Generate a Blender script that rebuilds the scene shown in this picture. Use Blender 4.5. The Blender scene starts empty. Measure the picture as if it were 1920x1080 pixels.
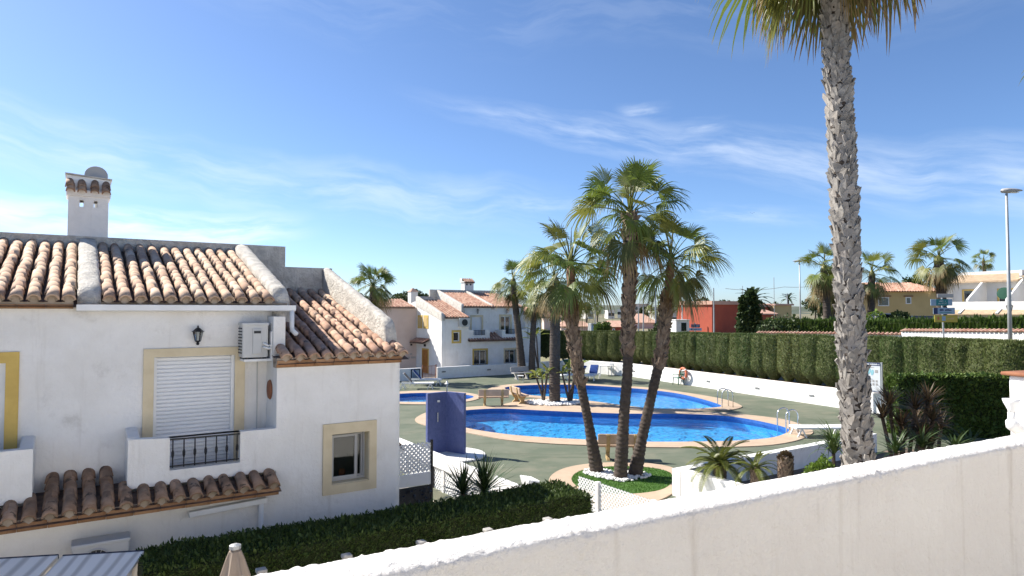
import bpy, math, random
from mathutils import Vector, Matrix, noise
from mathutils.geometry import tessellate_polygon
rnd = random.Random(7)
R = math.radians
scene = bpy.context.scene
COL = scene.collection

# ------------------------------------------------------------------ camera
FPX, CAM_H, HORIZON = 1250.0, 4.6, 583.0          # focal length in px of a 1920 px wide frame, eye height over the pool deck
PITCH = math.atan((HORIZON - 540) / FPX)
cam_data = bpy.data.cameras.new('camera')
cam_data.sensor_width = 36.0
cam_data.lens = 36.0 * FPX / 1920
cam_data.clip_start, cam_data.clip_end = 0.05, 6000
cam = bpy.data.objects.new('camera', cam_data)
COL.objects.link(cam)
cam.location = (0, 0, CAM_H)
cam.rotation_euler = (R(90) + PITCH, 0, 0)
scene.camera = cam

# ------------------------------------------------------------------ sky and sun
SUN_EL = R(42)
SUN_DIR = Vector((-0.917, 0.399, 0)).normalized()          # horizontal direction towards the sun
sun_vec = Vector((SUN_DIR.x * math.cos(SUN_EL), SUN_DIR.y * math.cos(SUN_EL), math.sin(SUN_EL)))
world = bpy.data.worlds.new('World')
scene.world = world
world.use_nodes = True
wt = world.node_tree
for nd in list(wt.nodes): wt.nodes.remove(nd)
def wn(t, **k):
    nd = wt.nodes.new(t)
    for a, b in k.items(): setattr(nd, a, b)
    return nd
def wmath(op, a, b=None):
    nd = wn('ShaderNodeMath', operation=op)
    for i, q in enumerate((a, b)):
        if q is None: continue
        if isinstance(q, (int, float)): nd.inputs[i].default_value = q
        else: wt.links.new(q, nd.inputs[i])
    return nd.outputs[0]
sky = wn('ShaderNodeTexSky', sky_type='NISHITA', sun_disc=False)
sky.sun_elevation = SUN_EL
sky.sun_rotation = math.atan2(SUN_DIR.x, SUN_DIR.y)
sky.altitude, sky.air_density, sky.dust_density, sky.ozone_density = 60, 0.75, 0.5, 6.5
tc = wn('ShaderNodeTexCoord')
sep = wn('ShaderNodeSeparateXYZ'); wt.links.new(tc.outputs['Generated'], sep.inputs[0])
DEG = 57.29578
phi = wmath('MULTIPLY', wmath('ARCTAN2', sep.outputs['X'], sep.outputs['Y']), DEG)       # azimuth and elevation of the view ray, degrees
the = wmath('MULTIPLY', wmath('ARCSINE', sep.outputs['Z']), DEG)
def wnoise(a, b, c, scale, detail, rough, dist=0.0):
    cb = wn('ShaderNodeCombineXYZ'); 
    for i, q in enumerate((a, b, c)):
        if isinstance(q, (int, float)): cb.inputs[i].default_value = q
        else: wt.links.new(q, cb.inputs[i])
    n = wn('ShaderNodeTexNoise'); n.inputs['Scale'].default_value = scale; n.inputs['Detail'].default_value = detail
    n.inputs['Roughness'].default_value = rough; n.inputs['Distortion'].default_value = dist
    wt.links.new(cb.outputs[0], n.inputs['Vector']); return n.outputs['Fac']
def wrange(v, a, b):
    m = wn('ShaderNodeMapRange', interpolation_type='SMOOTHSTEP'); m.inputs['From Min'].default_value = a; m.inputs['From Max'].default_value = b
    wt.links.new(v, m.inputs['Value']); return m.outputs[0]
def cirrus(a, b, w, w2, p0, p1, p2, p3, amp, seed, lo=0.38, hi=0.66):
    """streak of cirrus along elevation a + b*azimuth, w degrees thick (growing by w2 per degree), fading in p0..p1 and out p2..p3"""
    off = wmath('SUBTRACT', the, wmath('ADD', wmath('MULTIPLY', phi, b), a))
    off = wmath('ADD', off, wmath('MULTIPLY', wmath('SUBTRACT', wnoise(wmath('MULTIPLY', phi, 0.09), seed, 0.0, 1.0, 3, 0.5), 0.5), w*2.0))
    wid = wmath('MAXIMUM', wmath('ADD', wmath('MULTIPLY', phi, w2), w), 0.3)
    core = wmath('SUBTRACT', 1.0, wmath('MINIMUM', wmath('DIVIDE', wmath('ABSOLUTE', off), wid), 1.0))
    fib = wrange(wnoise(wmath('MULTIPLY', phi, 0.13), wmath('MULTIPLY', off, 0.75), seed, 1.0, 8, 0.60, 0.12), lo, hi)
    ext = wmath('MULTIPLY', wrange(phi, p0, p1), wmath('SUBTRACT', 1.0, wrange(phi, p2, p3)))
    return wmath('MULTIPLY', wmath('MULTIPLY', wmath('MULTIPLY', wmath('POWER', core, 0.8), fib), ext), amp)
layers = [cirrus(7.0, 0.012, 1.7, 0.0, -75, -60, -24, -15, 0.9, 1.7, 0.30, 0.60), cirrus(8.6, -0.075, 2.8, -0.01, -80, -65, -6, 8, 0.36, 4.2, 0.30, 0.75),
          cirrus(16.3, -0.20, 1.5, 0.055, -12, 6, 38, 60, 0.42, 7.1, 0.30, 0.74), cirrus(9.5, -0.10, 1.0, 0.0, -28, -10, 18, 30, 0.28, 9.4),
          cirrus(24.0, -0.05, 3.0, 0.0, -70, -50, 40, 60, 0.07, 12.3), cirrus(15.9, 0.03, 1.1, 0.0, 8.4, 11.0, 11.2, 14.0, 0.55, 21.0, 0.36, 0.75), cirrus(14.6, 0.03, 0.9, 0.0, 13.0, 15.4, 15.6, 19.5, 0.5, 23.5, 0.36, 0.75), cirrus(12.5, -0.02, 3.5, 0.0, 40, 70, 150, 175, 0.5, 15.1)]
cl = layers[0]
for q in layers[1:]: cl = wmath('MAXIMUM', cl, q)
mix = wn('ShaderNodeMix', data_type='RGBA')
wt.links.new(cl, mix.inputs['Factor'])
wt.links.new(sky.outputs[0], mix.inputs[6])
mix.inputs[7].default_value = (5.9, 6.4, 7.0, 1)            # sunlit cirrus, in the sky texture's own radiance units
bg = wn('ShaderNodeBackground'); bg.inputs['Strength'].default_value = 0.087
wt.links.new(mix.outputs[2], bg.inputs['Color'])
wo = wn('ShaderNodeOutputWorld'); wt.links.new(bg.outputs[0], wo.inputs['Surface'])
sun_data = bpy.data.lights.new('sun', 'SUN')
sun_data.energy, sun_data.angle, sun_data.color = 4.5, R(0.53), (1.0, 0.945, 0.855)
sun = bpy.data.objects.new('sun', sun_data); COL.objects.link(sun)
sun.rotation_euler = (-sun_vec).to_track_quat('-Z', 'Y').to_euler()
sun.location = sun_vec * 60
vs = scene.view_settings
vs.view_transform, vs.look, vs.exposure, vs.gamma, vs.use_curve_mapping = 'Standard', 'None', 1.12, 1.0, False
scene.cycles.max_bounces, scene.cycles.diffuse_bounces, scene.cycles.glossy_bounces = 8, 4, 3
scene.cycles.transmission_bounces, scene.cycles.transparent_max_bounces = 4, 12
scene.cycles.use_denoising = True
scene.cycles.sample_clamp_indirect = 4.0

# ------------------------------------------------------------------ picture to place
CP, SP = math.cos(PITCH), math.sin(PITCH)
def ray(px, py):
    x, y = (px - 960) / FPX, (540 - py) / FPX
    return Vector((x, CP - y * SP, SP + y * CP))
def G(px, py, z=0.0):                              # where that direction meets the level z
    r = ray(px, py); t = (z - CAM_H) / r.z
    return Vector((r.x * t, r.y * t, z))
def D(px, py, dist):                               # the point at that depth along +Y
    r = ray(px, py); t = dist / r.y
    return Vector((r.x * t, dist, CAM_H + r.z * t))
HA = R(56.9)                                       # the estate is laid out on one grid
DU = Vector((math.sin(HA), math.cos(HA), 0)); DN = Vector((-math.cos(HA), math.sin(HA), 0))
GRID_ROT = math.atan2(DU.y, DU.x)

# ------------------------------------------------------------------ mesh helpers
class MB:
    def __init__(s): s.v, s.f, s.t = [], [], []
    def add(s, vs, fs):
        o = len(s.v); s.v.extend(tuple(v) for v in vs); s.f.extend(tuple(i + o for i in f) for f in fs)
        return s
    def box(s, x0, x1, y0, y1, z0, z1, M=None):
        vs = [Vector(p) for p in ((x0,y0,z0),(x1,y0,z0),(x1,y1,z0),(x0,y1,z0),(x0,y0,z1),(x1,y0,z1),(x1,y1,z1),(x0,y1,z1))]
        if M: vs = [M @ p for p in vs]
        return s.add(vs, [(0,3,2,1),(4,5,6,7),(0,1,5,4),(1,2,6,5),(2,3,7,6),(3,0,4,7)])
    def bar(s, a, b, w, h, up=Vector((0,0,1))):    # box from a to b, w wide, h tall
        a, b = Vector(a), Vector(b); d = (b - a)
        L = d.length; d.normalize(); sd = d.cross(up)
        if sd.length < 1e-4: sd = d.cross(Vector((1,0,0)))
        sd.normalize(); u = sd.cross(d)
        vs = []
        for p in (a, b):
            for i, j in ((-1,-1),(1,-1),(1,1),(-1,1)): vs.append(p + sd*(i*w/2) + u*(j*h/2))
        return s.add(vs, [(0,1,2,3),(7,6,5,4),(0,4,5,1),(1,5,6,2),(2,6,7,3),(3,7,4,0)])
    def tube(s, path, rad, n=8, caps=True):
        path = [Vector(p) for p in path]
        if isinstance(rad, (int, float)): rad = [rad] * len(path)
        vs, fs = [], []
        ref = None
        for i, p in enumerate(path):
            d = (path[min(i+1, len(path)-1)] - path[max(i-1, 0)]).normalized()
            if ref is None:
                ref = Vector((1,0,0)) if abs(d.x) < 0.8 else Vector((0,1,0))
            a = (ref - d * ref.dot(d)).normalized(); b = d.cross(a); ref = a
            for k in range(n):
                th = 2*math.pi*k/n
                vs.append(p + (a*math.cos(th) + b*math.sin(th)) * rad[i])
        for i in range(len(path)-1):
            for k in range(n):
                fs.append((i*n+k, i*n+(k+1)%n, (i+1)*n+(k+1)%n, (i+1)*n+k))
        if caps:
            fs.append(tuple(reversed(range(n)))); fs.append(tuple(range((len(path)-1)*n, len(path)*n)))
        return s.add(vs, fs)
    def lathe(s, prof, n=12, M=None):
        vs, fs = [], []
        for r, z in prof:
            for k in range(n):
                a = 2*math.pi*k/n; p = Vector((r*math.cos(a), r*math.sin(a), z)); vs.append(M @ p if M else p)
        for i in range(len(prof)-1):
            for k in range(n): fs.append((i*n+k, i*n+(k+1)%n, (i+1)*n+(k+1)%n, (i+1)*n+k))
        fs.append(tuple(reversed(range(n)))); fs.append(tuple(range((len(prof)-1)*n, len(prof)*n)))
        return s.add(vs, fs)
    def prism(s, pts, ext):                        # planar polygon of 3-D points pushed along ext
        pts = [Vector(p) for p in pts]; ext = Vector(ext); n = len(pts)
        return s.add(pts + [p + ext for p in pts], [tuple(reversed(range(n))), tuple(range(n, 2*n))] + [(i, (i+1)%n, n+(i+1)%n, n+i) for i in range(n)])
    def panel(s, x0, x1, z0, z1, holes, y0, y1):   # wall in the xz plane from y0 (front) to y1 with openings (xa,xb,za,zb)
        xs = sorted({x0, x1} | {q for h in holes for q in h[:2]}); zs = sorted({z0, z1} | {q for h in holes for q in h[2:]})
        inh = lambda x, z: any(h[0] < x < h[1] and h[2] < z < h[3] for h in holes)
        for i in range(len(xs)-1):
            for j in range(len(zs)-1):
                a, b, c, d = xs[i], xs[i+1], zs[j], zs[j+1]
                if inh((a+b)/2, (c+d)/2): continue
                s.add([(a,y0,c),(b,y0,c),(b,y0,d),(a,y0,d)], [(0,1,2,3)])
                s.add([(a,y1,c),(b,y1,c),(b,y1,d),(a,y1,d)], [(3,2,1,0)])
        for a, b, c, d in holes:
            s.add([(a,y0,c),(a,y1,c),(a,y1,d),(a,y0,d)], [(0,1,2,3)]); s.add([(b,y0,c),(b,y1,c),(b,y1,d),(b,y0,d)], [(3,2,1,0)])
            s.add([(a,y0,c),(b,y0,c),(b,y1,c),(a,y1,c)], [(0,1,2,3)]); s.add([(a,y0,d),(b,y0,d),(b,y1,d),(a,y1,d)], [(3,2,1,0)])
        s.add([(x0,y0,z0),(x0,y1,z0),(x0,y1,z1),(x0,y0,z1)], [(3,2,1,0)]); s.add([(x1,y0,z0),(x1,y1,z0),(x1,y1,z1),(x1,y0,z1)], [(0,1,2,3)])
        s.add([(x0,y0,z0),(x1,y0,z0),(x1,y1,z0),(x0,y1,z0)], [(3,2,1,0)]); s.add([(x0,y0,z1),(x1,y0,z1),(x1,y1,z1),(x0,y1,z1)], [(0,1,2,3)])
        return s
    def frame(s, x0, x1, z0, z1, w, y0, y1):       # rectangular ring of four bars in the xz plane
        return s.panel(x0, x1, z0, z1, [(x0+w, x1-w, z0+w, z1-w)], y0, y1)
    def mesh(s, name, m, smooth=False):
        me = bpy.data.meshes.new(name); me.from_pydata(s.v, [], s.f)
        if s.t:
            at = me.attributes.new('t', 'FLOAT', 'POINT'); at.data.foreach_set('value', s.t)
        if m: me.materials.append(m)
        if smooth: me.polygons.foreach_set('use_smooth', [True]*len(me.polygons))
        me.update(); return me
    def build(s, name, m, parent=None, smooth=False, bevel=0.0, M=None):
        return place(name, s.mesh(name, m, smooth), parent, bevel=bevel, M=M)
def place(name, me, parent=None, loc=None, rot=None, scale=None, bevel=0.0, M=None):
    o = bpy.data.objects.new(name, me); COL.objects.link(o)
    if parent: o.parent = parent
    if loc is not None: o.location = loc
    if rot is not None: o.rotation_euler = rot
    if scale is not None: o.scale = scale if hasattr(scale, '__len__') else (scale,)*3
    if M is not None: o.matrix_local = M
    if bevel:
        b = o.modifiers.new('bevel', 'BEVEL'); b.width = bevel; b.segments = 2; b.limit_method = 'ANGLE'; b.angle_limit = R(40)
    return o
def tag(o, label, cat, group=None, kind=None):
    o['label'] = label; o['category'] = cat
    if group: o['group'] = group
    if kind: o['kind'] = kind
    return o
def thing(name, loc, rz, label, cat, group=None):
    o = bpy.data.objects.new(name, None); COL.objects.link(o); o.empty_display_size = 0.2
    o.location = loc; o.rotation_euler = (0, 0, rz)
    return tag(o, label, cat, group)
def structure(o, label=None, cat=None):
    o['kind'] = 'structure'
    if label: o['label'] = label
    if cat: o['category'] = cat
    return o
def copy_tree(o, parent=None):
    c = o.copy(); COL.objects.link(c); c.parent = parent
    for ch in list(o.children): copy_tree(ch, c)
    return c
def smooth_closed(pts, n=8):                       # closed Catmull-Rom through 2-D points
    out = []; N = len(pts)
    for i in range(N):
        p0, p1, p2, p3 = (Vector(pts[(i+k) % N][:2]) for k in (-1, 0, 1, 2))
        for j in range(n):
            t = j/n
            out.append(0.5*((2*p1) + (p2-p0)*t + (2*p0-5*p1+4*p2-p3)*t*t + (3*p1-p0-3*p2+p3)*t*t*t))
    return out
def fill(outer, holes, z):                         # flat sheet with holes
    rings = [[Vector((p[0], p[1], 0)) for p in ring] for ring in [outer] + holes]
    tris = tessellate_polygon(rings); vs = [(p.x, p.y, z) for ring in rings for p in ring]
    out = []
    for a, b, c in tris:
        pa, pb, pc = Vector(vs[a]), Vector(vs[b]), Vector(vs[c])
        out.append((a, b, c) if (pb-pa).cross(pc-pa).z > 0 else (a, c, b))
    m = MB(); m.add(vs, out); return m
def skirt(m, ring, z0, z1):
    n = len(ring)
    m.add([(p[0], p[1], z0) for p in ring] + [(p[0], p[1], z1) for p in ring], [(i, (i+1) % n, n+(i+1) % n, n+i) for i in range(n)])
    return m

# ------------------------------------------------------------------ materials
MATS = {}
def mat(name, col, col2=None, rough=0.85, nscale=3.0, ndetail=6, contrast=(0.35, 0.65), bump=0.0, bscale=40.0, bdist=0.01,
        col3=None, n3scale=1.0, n3range=(0.55, 0.7), n3amt=0.5, island=None, obj_rand=None, metallic=0.0, spec=0.3, trans=0.0, coords='Object', attr=None, attr_range=(0.5, 1.0), bump2=None, coat=0.0, streak=None):
    m = bpy.data.materials.new(name); m.use_nodes = True
    nt = m.node_tree; bs = nt.nodes['Principled BSDF']; out = nt.nodes['Material Output']
    def N(t, **k):
        nd = nt.nodes.new(t)
        for a, b in k.items(): setattr(nd, a, b)
        return nd
    L = nt.links.new
    vec = N('ShaderNodeTexCoord').outputs['Object'] if coords == 'Object' else N('ShaderNodeNewGeometry').outputs['Position']
    def noise_(scale, detail=6, rough_=0.6):
        n = N('ShaderNodeTexNoise'); n.inputs['Scale'].default_value = scale; n.inputs['Detail'].default_value = detail; n.inputs['Roughness'].default_value = rough_
        L(vec, n.inputs['Vector']); return n.outputs['Fac']
    def rng(v, a, b):
        r = N('ShaderNodeMapRange', interpolation_type='SMOOTHSTEP'); r.inputs['From Min'].default_value = a; r.inputs['From Max'].default_value = b
        L(v, r.inputs['Value']); return r.outputs[0]
    def mixc(f, a, b):
        x = N('ShaderNodeMix', data_type='RGBA')
        for s_, q in ((0, f), (6, a), (7, b)):
            if isinstance(q, (int, float)): x.inputs[s_].default_value = q
            elif isinstance(q, tuple): x.inputs[s_].default_value = (*q, 1)
            else: L(q, x.inputs[s_])
        return x.outputs[2]
    c = col
    if col2: c = mixc(rng(noise_(nscale, ndetail), *contrast), col, col2)
    if island or obj_rand:
        rv = N('ShaderNodeNewGeometry').outputs['Random Per Island'] if island else N('ShaderNodeObjectInfo').outputs['Random']
        pal = island or obj_rand
        cr = N('ShaderNodeValToRGB'); cr.color_ramp.interpolation = 'LINEAR'
        while len(cr.color_ramp.elements) < len(pal): cr.color_ramp.elements.new(0.5)
        for i, p in enumerate(pal):
            cr.color_ramp.elements[i].position = i/(len(pal)-1); cr.color_ramp.elements[i].color = (*p, 1)
        L(rv, cr.inputs[0])
        if col2:
            mm = N('ShaderNodeMix', data_type='RGBA', blend_type='MULTIPLY'); mm.inputs[0].default_value = 1
            L(c, mm.inputs[6]); L(cr.outputs[0], mm.inputs[7]); c = mm.outputs[2]
        else: c = cr.outputs[0]
    if attr:
        a = N('ShaderNodeAttribute', attribute_name='t')
        c = mixc(rng(a.outputs['Fac'], *attr_range), c, attr)
    if col3:
        f3 = rng(noise_(n3scale, 8, 0.65), *n3range)
        mu = N('ShaderNodeMath', operation='MULTIPLY'); L(f3, mu.inputs[0]); mu.inputs[1].default_value = n3amt
        c = mixc(mu.outputs[0], c, col3)
    if streak:                                     # rain streaks and grime: noise drawn out along (sx, sy, sz)
        sc_col, amt, scl, lo_, hi_ = streak
        mp = N('ShaderNodeMapping'); mp.inputs['Scale'].default_value = scl; L(vec, mp.inputs[0])
        n = N('ShaderNodeTexNoise'); n.inputs['Scale'].default_value = 1.0; n.inputs['Detail'].default_value = 7; n.inputs['Roughness'].default_value = 0.62; L(mp.outputs[0], n.inputs['Vector'])
        mu = N('ShaderNodeMath', operation='MULTIPLY'); L(rng(n.outputs['Fac'], lo_, hi_), mu.inputs[0]); mu.inputs[1].default_value = amt
        c = mixc(mu.outputs[0], c, sc_col)
    if isinstance(c, tuple): bs.inputs['Base Color'].default_value = (*c, 1)
    else: L(c, bs.inputs['Base Color'])
    bs.inputs['Roughness'].default_value = rough; bs.inputs['Metallic'].default_value = metallic
    bs.inputs['Specular IOR Level'].default_value = spec
    if coat: bs.inputs['Coat Weight'].default_value = coat
    if bump:
        b = N('ShaderNodeBump'); b.inputs['Strength'].default_value = bump; b.inputs['Distance'].default_value = bdist
        h = noise_(bscale, 8, 0.65)
        if bump2:
            ad = N('ShaderNodeMath', operation='MULTIPLY_ADD'); L(noise_(bump2[0], 3), ad.inputs[0]); ad.inputs[1].default_value = bump2[1]; L(h, ad.inputs[2]); h = ad.outputs[0]
        L(h, b.inputs['Height']); L(b.outputs[0], bs.inputs['Normal'])
    if trans:
        tr = N('ShaderNodeBsdfTranslucent'); ms = N('ShaderNodeMixShader'); ms.inputs[0].default_value = trans
        if isinstance(c, tuple): tr.inputs[0].default_value = (*c, 1)
        else: L(c, tr.inputs[0])
        L(bs.outputs[0], ms.inputs[1]); L(tr.outputs[0], ms.inputs[2]); L(ms.outputs[0], out.inputs['Surface'])
    MATS[name] = m; return m
M_plaster = mat('white_plaster', (0.80,0.785,0.755), (0.73,0.71,0.67), nscale=1.3, bump=0.6, bscale=15, bdist=0.03, col3=(0.40,0.37,0.33), n3scale=2.2, n3range=(0.58,0.78), n3amt=0.5, bump2=(3.0, 0.8), streak=((0.50,0.46,0.40), 0.42, (5.0,5.0,0.45), 0.54, 0.74))
M_coping = mat('weathered_plaster', (0.66,0.62,0.55), (0.50,0.465,0.41), nscale=7, contrast=(0.38,0.62), bump=1.0, bscale=22, bdist=0.05, col3=(0.16,0.14,0.12), n3scale=9, n3range=(0.62,0.78), n3amt=0.5)
M_stucco = mat('rough_white_stucco', (0.82,0.815,0.80), (0.77,0.755,0.73), nscale=5, bump=0.55, bscale=38, bdist=0.012, col3=(0.45,0.40,0.34), n3scale=14, n3range=(0.66,0.8), n3amt=0.35)
M_stucco_in = mat('painted_terrace_stucco', (0.76,0.735,0.70), (0.72,0.69,0.655), nscale=2.5, bump=1.0, bscale=20, bdist=0.022, col3=(0.42,0.38,0.33), n3scale=11, n3range=(0.64,0.8), n3amt=0.4, streak=((0.48,0.43,0.37), 0.5, (9.0,9.0,0.7), 0.54, 0.74))
TILE_PAL = [(0.40,0.27,0.19),(0.54,0.40,0.295),(0.47,0.335,0.245),(0.58,0.46,0.355),(0.37,0.245,0.175),(0.51,0.375,0.275)]
TILE_RED = [(0.40,0.25,0.18),(0.50,0.335,0.25),(0.44,0.28,0.205),(0.54,0.385,0.29),(0.35,0.215,0.155)]
TILE_DARK = [(0.32,0.21,0.14),(0.38,0.255,0.175),(0.28,0.18,0.12),(0.42,0.285,0.20)]
M_tile = mat('clay_roof_tile', (0.98,0.96,0.94), (0.80,0.74,0.68), nscale=7, obj_rand=TILE_PAL, col3=(0.05,0.042,0.036), n3scale=3.2, n3range=(0.60,0.68), n3amt=0.75, bump=0.4, bscale=45, coords='World')
M_tile_isl = mat('clay_roof_tiles', (0.98,0.96,0.94), (0.80,0.74,0.68), nscale=7, island=TILE_PAL, col3=(0.05,0.042,0.036), n3scale=3.2, n3range=(0.60,0.68), n3amt=0.75, bump=0.4, bscale=45, coords='World')
M_tile_red = mat('reddish_roof_tile', (0.98,0.96,0.94), (0.74,0.68,0.62), nscale=7, obj_rand=TILE_RED, col3=(0.04,0.033,0.028), n3scale=4.5, n3range=(0.55,0.63), n3amt=0.8, bump=0.4, bscale=45, coords='World')
M_tile_dark = mat('weathered_roof_tile', (0.98,0.96,0.94), (0.7,0.64,0.58), nscale=7, obj_rand=TILE_DARK, col3=(0.03,0.026,0.023), n3scale=5, n3range=(0.54,0.62), n3amt=0.8, bump=0.4, bscale=45, coords='World')
M_tile_far = mat('pink_clay_tiles', (1,0.98,0.95), (0.75,0.68,0.62), nscale=3, island=[(0.36,0.19,0.14),(0.47,0.28,0.21),(0.54,0.36,0.28),(0.34,0.20,0.15)], coords='World')
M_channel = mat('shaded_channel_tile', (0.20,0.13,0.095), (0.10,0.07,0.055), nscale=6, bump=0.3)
M_brick = mat('fascia_clay', (0.42,0.26,0.15), (0.27,0.16,0.09), nscale=7, obj_rand=[(1,0.95,0.9),(0.7,0.62,0.55),(0.95,0.8,0.7)], bump=0.3)
M_mortar = mat('lime_mortar', (0.40,0.33,0.26), (0.30,0.24,0.18), nscale=8)
M_cream = mat('cream_surround', (0.66,0.56,0.38), (0.60,0.50,0.33), nscale=4, bump=0.15)
M_yellow = mat('ochre_surround', (0.62,0.44,0.13), (0.55,0.38,0.11), nscale=4, bump=0.1)
M_shutter = mat('white_shutter', (0.74,0.75,0.76), rough=0.45)
M_alu = mat('grey_aluminium', (0.40,0.40,0.40), rough=0.5)
M_pvc = mat('white_plastic', (0.78,0.78,0.77), (0.72,0.72,0.70), nscale=3, rough=0.4)
M_iron = mat('black_iron', (0.018,0.018,0.02), rough=0.5)
M_ac = mat('ac_casing', (0.55,0.55,0.53), (0.50,0.50,0.48), nscale=3, rough=0.5)
M_dark = mat('dark_grille', (0.03,0.032,0.035), rough=0.6)
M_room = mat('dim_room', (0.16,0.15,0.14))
M_deck = mat('green_deck_paint', (0.102,0.122,0.082), (0.148,0.158,0.112), nscale=0.55, contrast=(0.35,0.65), rough=0.8, col3=(0.19,0.18,0.13), n3scale=0.8, n3range=(0.50,0.68), n3amt=0.6, bump=0.15, bscale=60, coords='World', streak=((0.062,0.082,0.050), 0.6, (0.25,1.6,1.0), 0.50, 0.66))
M_stonecop = mat('beige_coping_stone', (0.47,0.36,0.26), (0.42,0.315,0.225), nscale=2.0, bump=0.15, bscale=60, coords='World', col3=(0.42,0.32,0.23), n3scale=5, n3range=(0.58,0.75), n3amt=0.4)
M_pool = mat('blue_pool_mosaic', (0.055,0.40,0.78), (0.075,0.45,0.82), nscale=1.2, rough=0.4, coords='World', bump=0.1, bscale=25)
M_poolband = mat('dark_blue_mosaic_and_shade', (0.02,0.085,0.30), (0.03,0.12,0.36), nscale=12, rough=0.3, coords='World')  # step edges, and painted shade and reflections along the waterline
M_lawn = mat('turf_green', (0.05,0.115,0.018), (0.07,0.15,0.025), nscale=6, bump=0.6, bscale=120, coords='World')
M_soil = mat('garden_soil', (0.13,0.095,0.065), (0.20,0.15,0.11), nscale=2, bump=0.6, bscale=25, coords='World')
M_patio = mat('patio_paving', (0.52,0.47,0.40), (0.44,0.40,0.34), nscale=1.5, bump=0.2, coords='World')
M_terrain = mat('dry_ground', (0.22,0.18,0.115), (0.13,0.135,0.07), nscale=0.06, coords='World', col3=(0.30,0.26,0.19), n3scale=0.2, n3range=(0.5,0.7), n3amt=0.6)
M_road = mat('asphalt', (0.055,0.055,0.056), (0.07,0.07,0.07), nscale=1.0, coords='World', bump=0.2)
M_hill = mat('wooded_hill', (0.11,0.115,0.085), (0.065,0.085,0.055), nscale=0.012, coords='World')  # forest tones of the hills, mixed by noise
M_grass_blade = mat('cactus_green', (0.10,0.14,0.05))
M_frond = mat('palm_frond', (0.15,0.172,0.038), (0.195,0.212,0.056), nscale=2.5, obj_rand=[(0.62,0.85,0.62),(1.0,1.0,0.9),(0.8,1.0,0.7),(1.15,1.05,0.85),(0.7,0.85,0.75)], rough=0.42, spec=0.5, trans=0.36, attr=(0.34,0.26,0.10), attr_range=(0.88,1.12))
M_frond_yel = mat('ageing_palm_frond', (0.125,0.125,0.034), (0.085,0.105,0.028), nscale=2.0, obj_rand=[(0.9,0.9,0.9),(1.1,1.0,0.9),(0.8,0.85,0.8)], rough=0.5, spec=0.4, trans=0.28, attr=(0.34,0.23,0.10), attr_range=(0.5,0.95))
M_frond_dry = mat('dry_palm_frond', (0.30,0.195,0.095), (0.20,0.125,0.06), nscale=4, obj_rand=[(0.8,0.8,0.8),(1.1,1.05,1.0)], rough=0.7, trans=0.15)
M_petiole = mat('palm_petiole', (0.14,0.16,0.045), (0.22,0.17,0.06), nscale=4, rough=0.5)
M_boot = mat('palm_leaf_base', (0.335,0.318,0.298), (0.24,0.225,0.207), nscale=6, obj_rand=[(0.75,0.74,0.72),(1.05,1.02,1.0),(0.9,0.86,0.82),(1.2,1.15,1.1)], bump=0.6, bscale=30, col3=(0.05,0.04,0.035), n3scale=6, n3range=(0.58,0.7), n3amt=0.7)
M_boot_isl = mat('palm_leaf_bases', (0.26,0.205,0.155), (0.17,0.125,0.095), nscale=6, island=[(0.7,0.68,0.66),(1.0,0.97,0.94),(1.2,1.15,1.1),(0.85,0.8,0.76)], bump=0.6, bscale=30)
M_boot_grey = mat('grey_palm_leaf_bases', (0.30,0.283,0.262), (0.20,0.186,0.17), nscale=6, island=[(0.7,0.69,0.68),(1.0,0.99,0.97),(1.25,1.23,1.2),(0.85,0.83,0.81)], bump=0.6, bscale=30)
M_trunk = mat('palm_bark', (0.10,0.078,0.062), (0.065,0.05,0.042), nscale=9, bump=0.9, bscale=30, bdist=0.03)
M_trunk_red = mat('peeled_palm_bark', (0.26,0.145,0.085), (0.17,0.095,0.06), nscale=9, bump=0.6, bscale=30)
M_core = mat('palm_core', (0.06,0.045,0.035), (0.035,0.027,0.022), nscale=9)
def leafmat(name, pal, trans=0.2, rough=0.55, vary=None):
    m = mat(name, (0,0,0), island=pal, trans=trans, rough=rough, spec=0.3)
    if vary:                                       # whole plants differ a little in tone
        nt = m.node_tree; bs = nt.nodes['Principled BSDF']; src = bs.inputs['Base Color'].links[0].from_socket
        oi = nt.nodes.new('ShaderNodeObjectInfo'); cr = nt.nodes.new('ShaderNodeValToRGB'); mx = nt.nodes.new('ShaderNodeMix'); mx.data_type = 'RGBA'; mx.blend_type = 'MULTIPLY'; mx.inputs[0].default_value = 1
        cr.color_ramp.elements[0].color = (*vary[0], 1); cr.color_ramp.elements[1].color = (*vary[1], 1)
        nt.links.new(oi.outputs['Random'], cr.inputs[0]); nt.links.new(src, mx.inputs[6]); nt.links.new(cr.outputs[0], mx.inputs[7])
        nt.links.new(mx.outputs[2], bs.inputs['Base Color'])
    return m
M_cyp = leafmat('cypress_foliage', [(0.080,0.108,0.030),(0.12,0.148,0.044),(0.155,0.168,0.060),(0.095,0.128,0.036),(0.18,0.165,0.080)], vary=((0.58,0.80,0.66),(0.98,0.92,0.82)))
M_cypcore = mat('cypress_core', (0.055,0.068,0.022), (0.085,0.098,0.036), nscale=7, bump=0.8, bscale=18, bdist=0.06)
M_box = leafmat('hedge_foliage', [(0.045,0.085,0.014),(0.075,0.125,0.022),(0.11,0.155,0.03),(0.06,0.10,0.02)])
M_postcap = mat('post_shade_grey', (0.42,0.40,0.37), (0.34,0.32,0.29), nscale=9, bump=0.3)  # white posts; the grey stands for the house shadow over them
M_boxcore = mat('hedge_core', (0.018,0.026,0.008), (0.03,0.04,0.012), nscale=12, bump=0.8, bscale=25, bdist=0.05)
M_boxfine = leafmat('fine_hedge_foliage', [(0.030,0.055,0.012),(0.050,0.085,0.018),(0.080,0.115,0.026),(0.040,0.068,0.015)])
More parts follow.
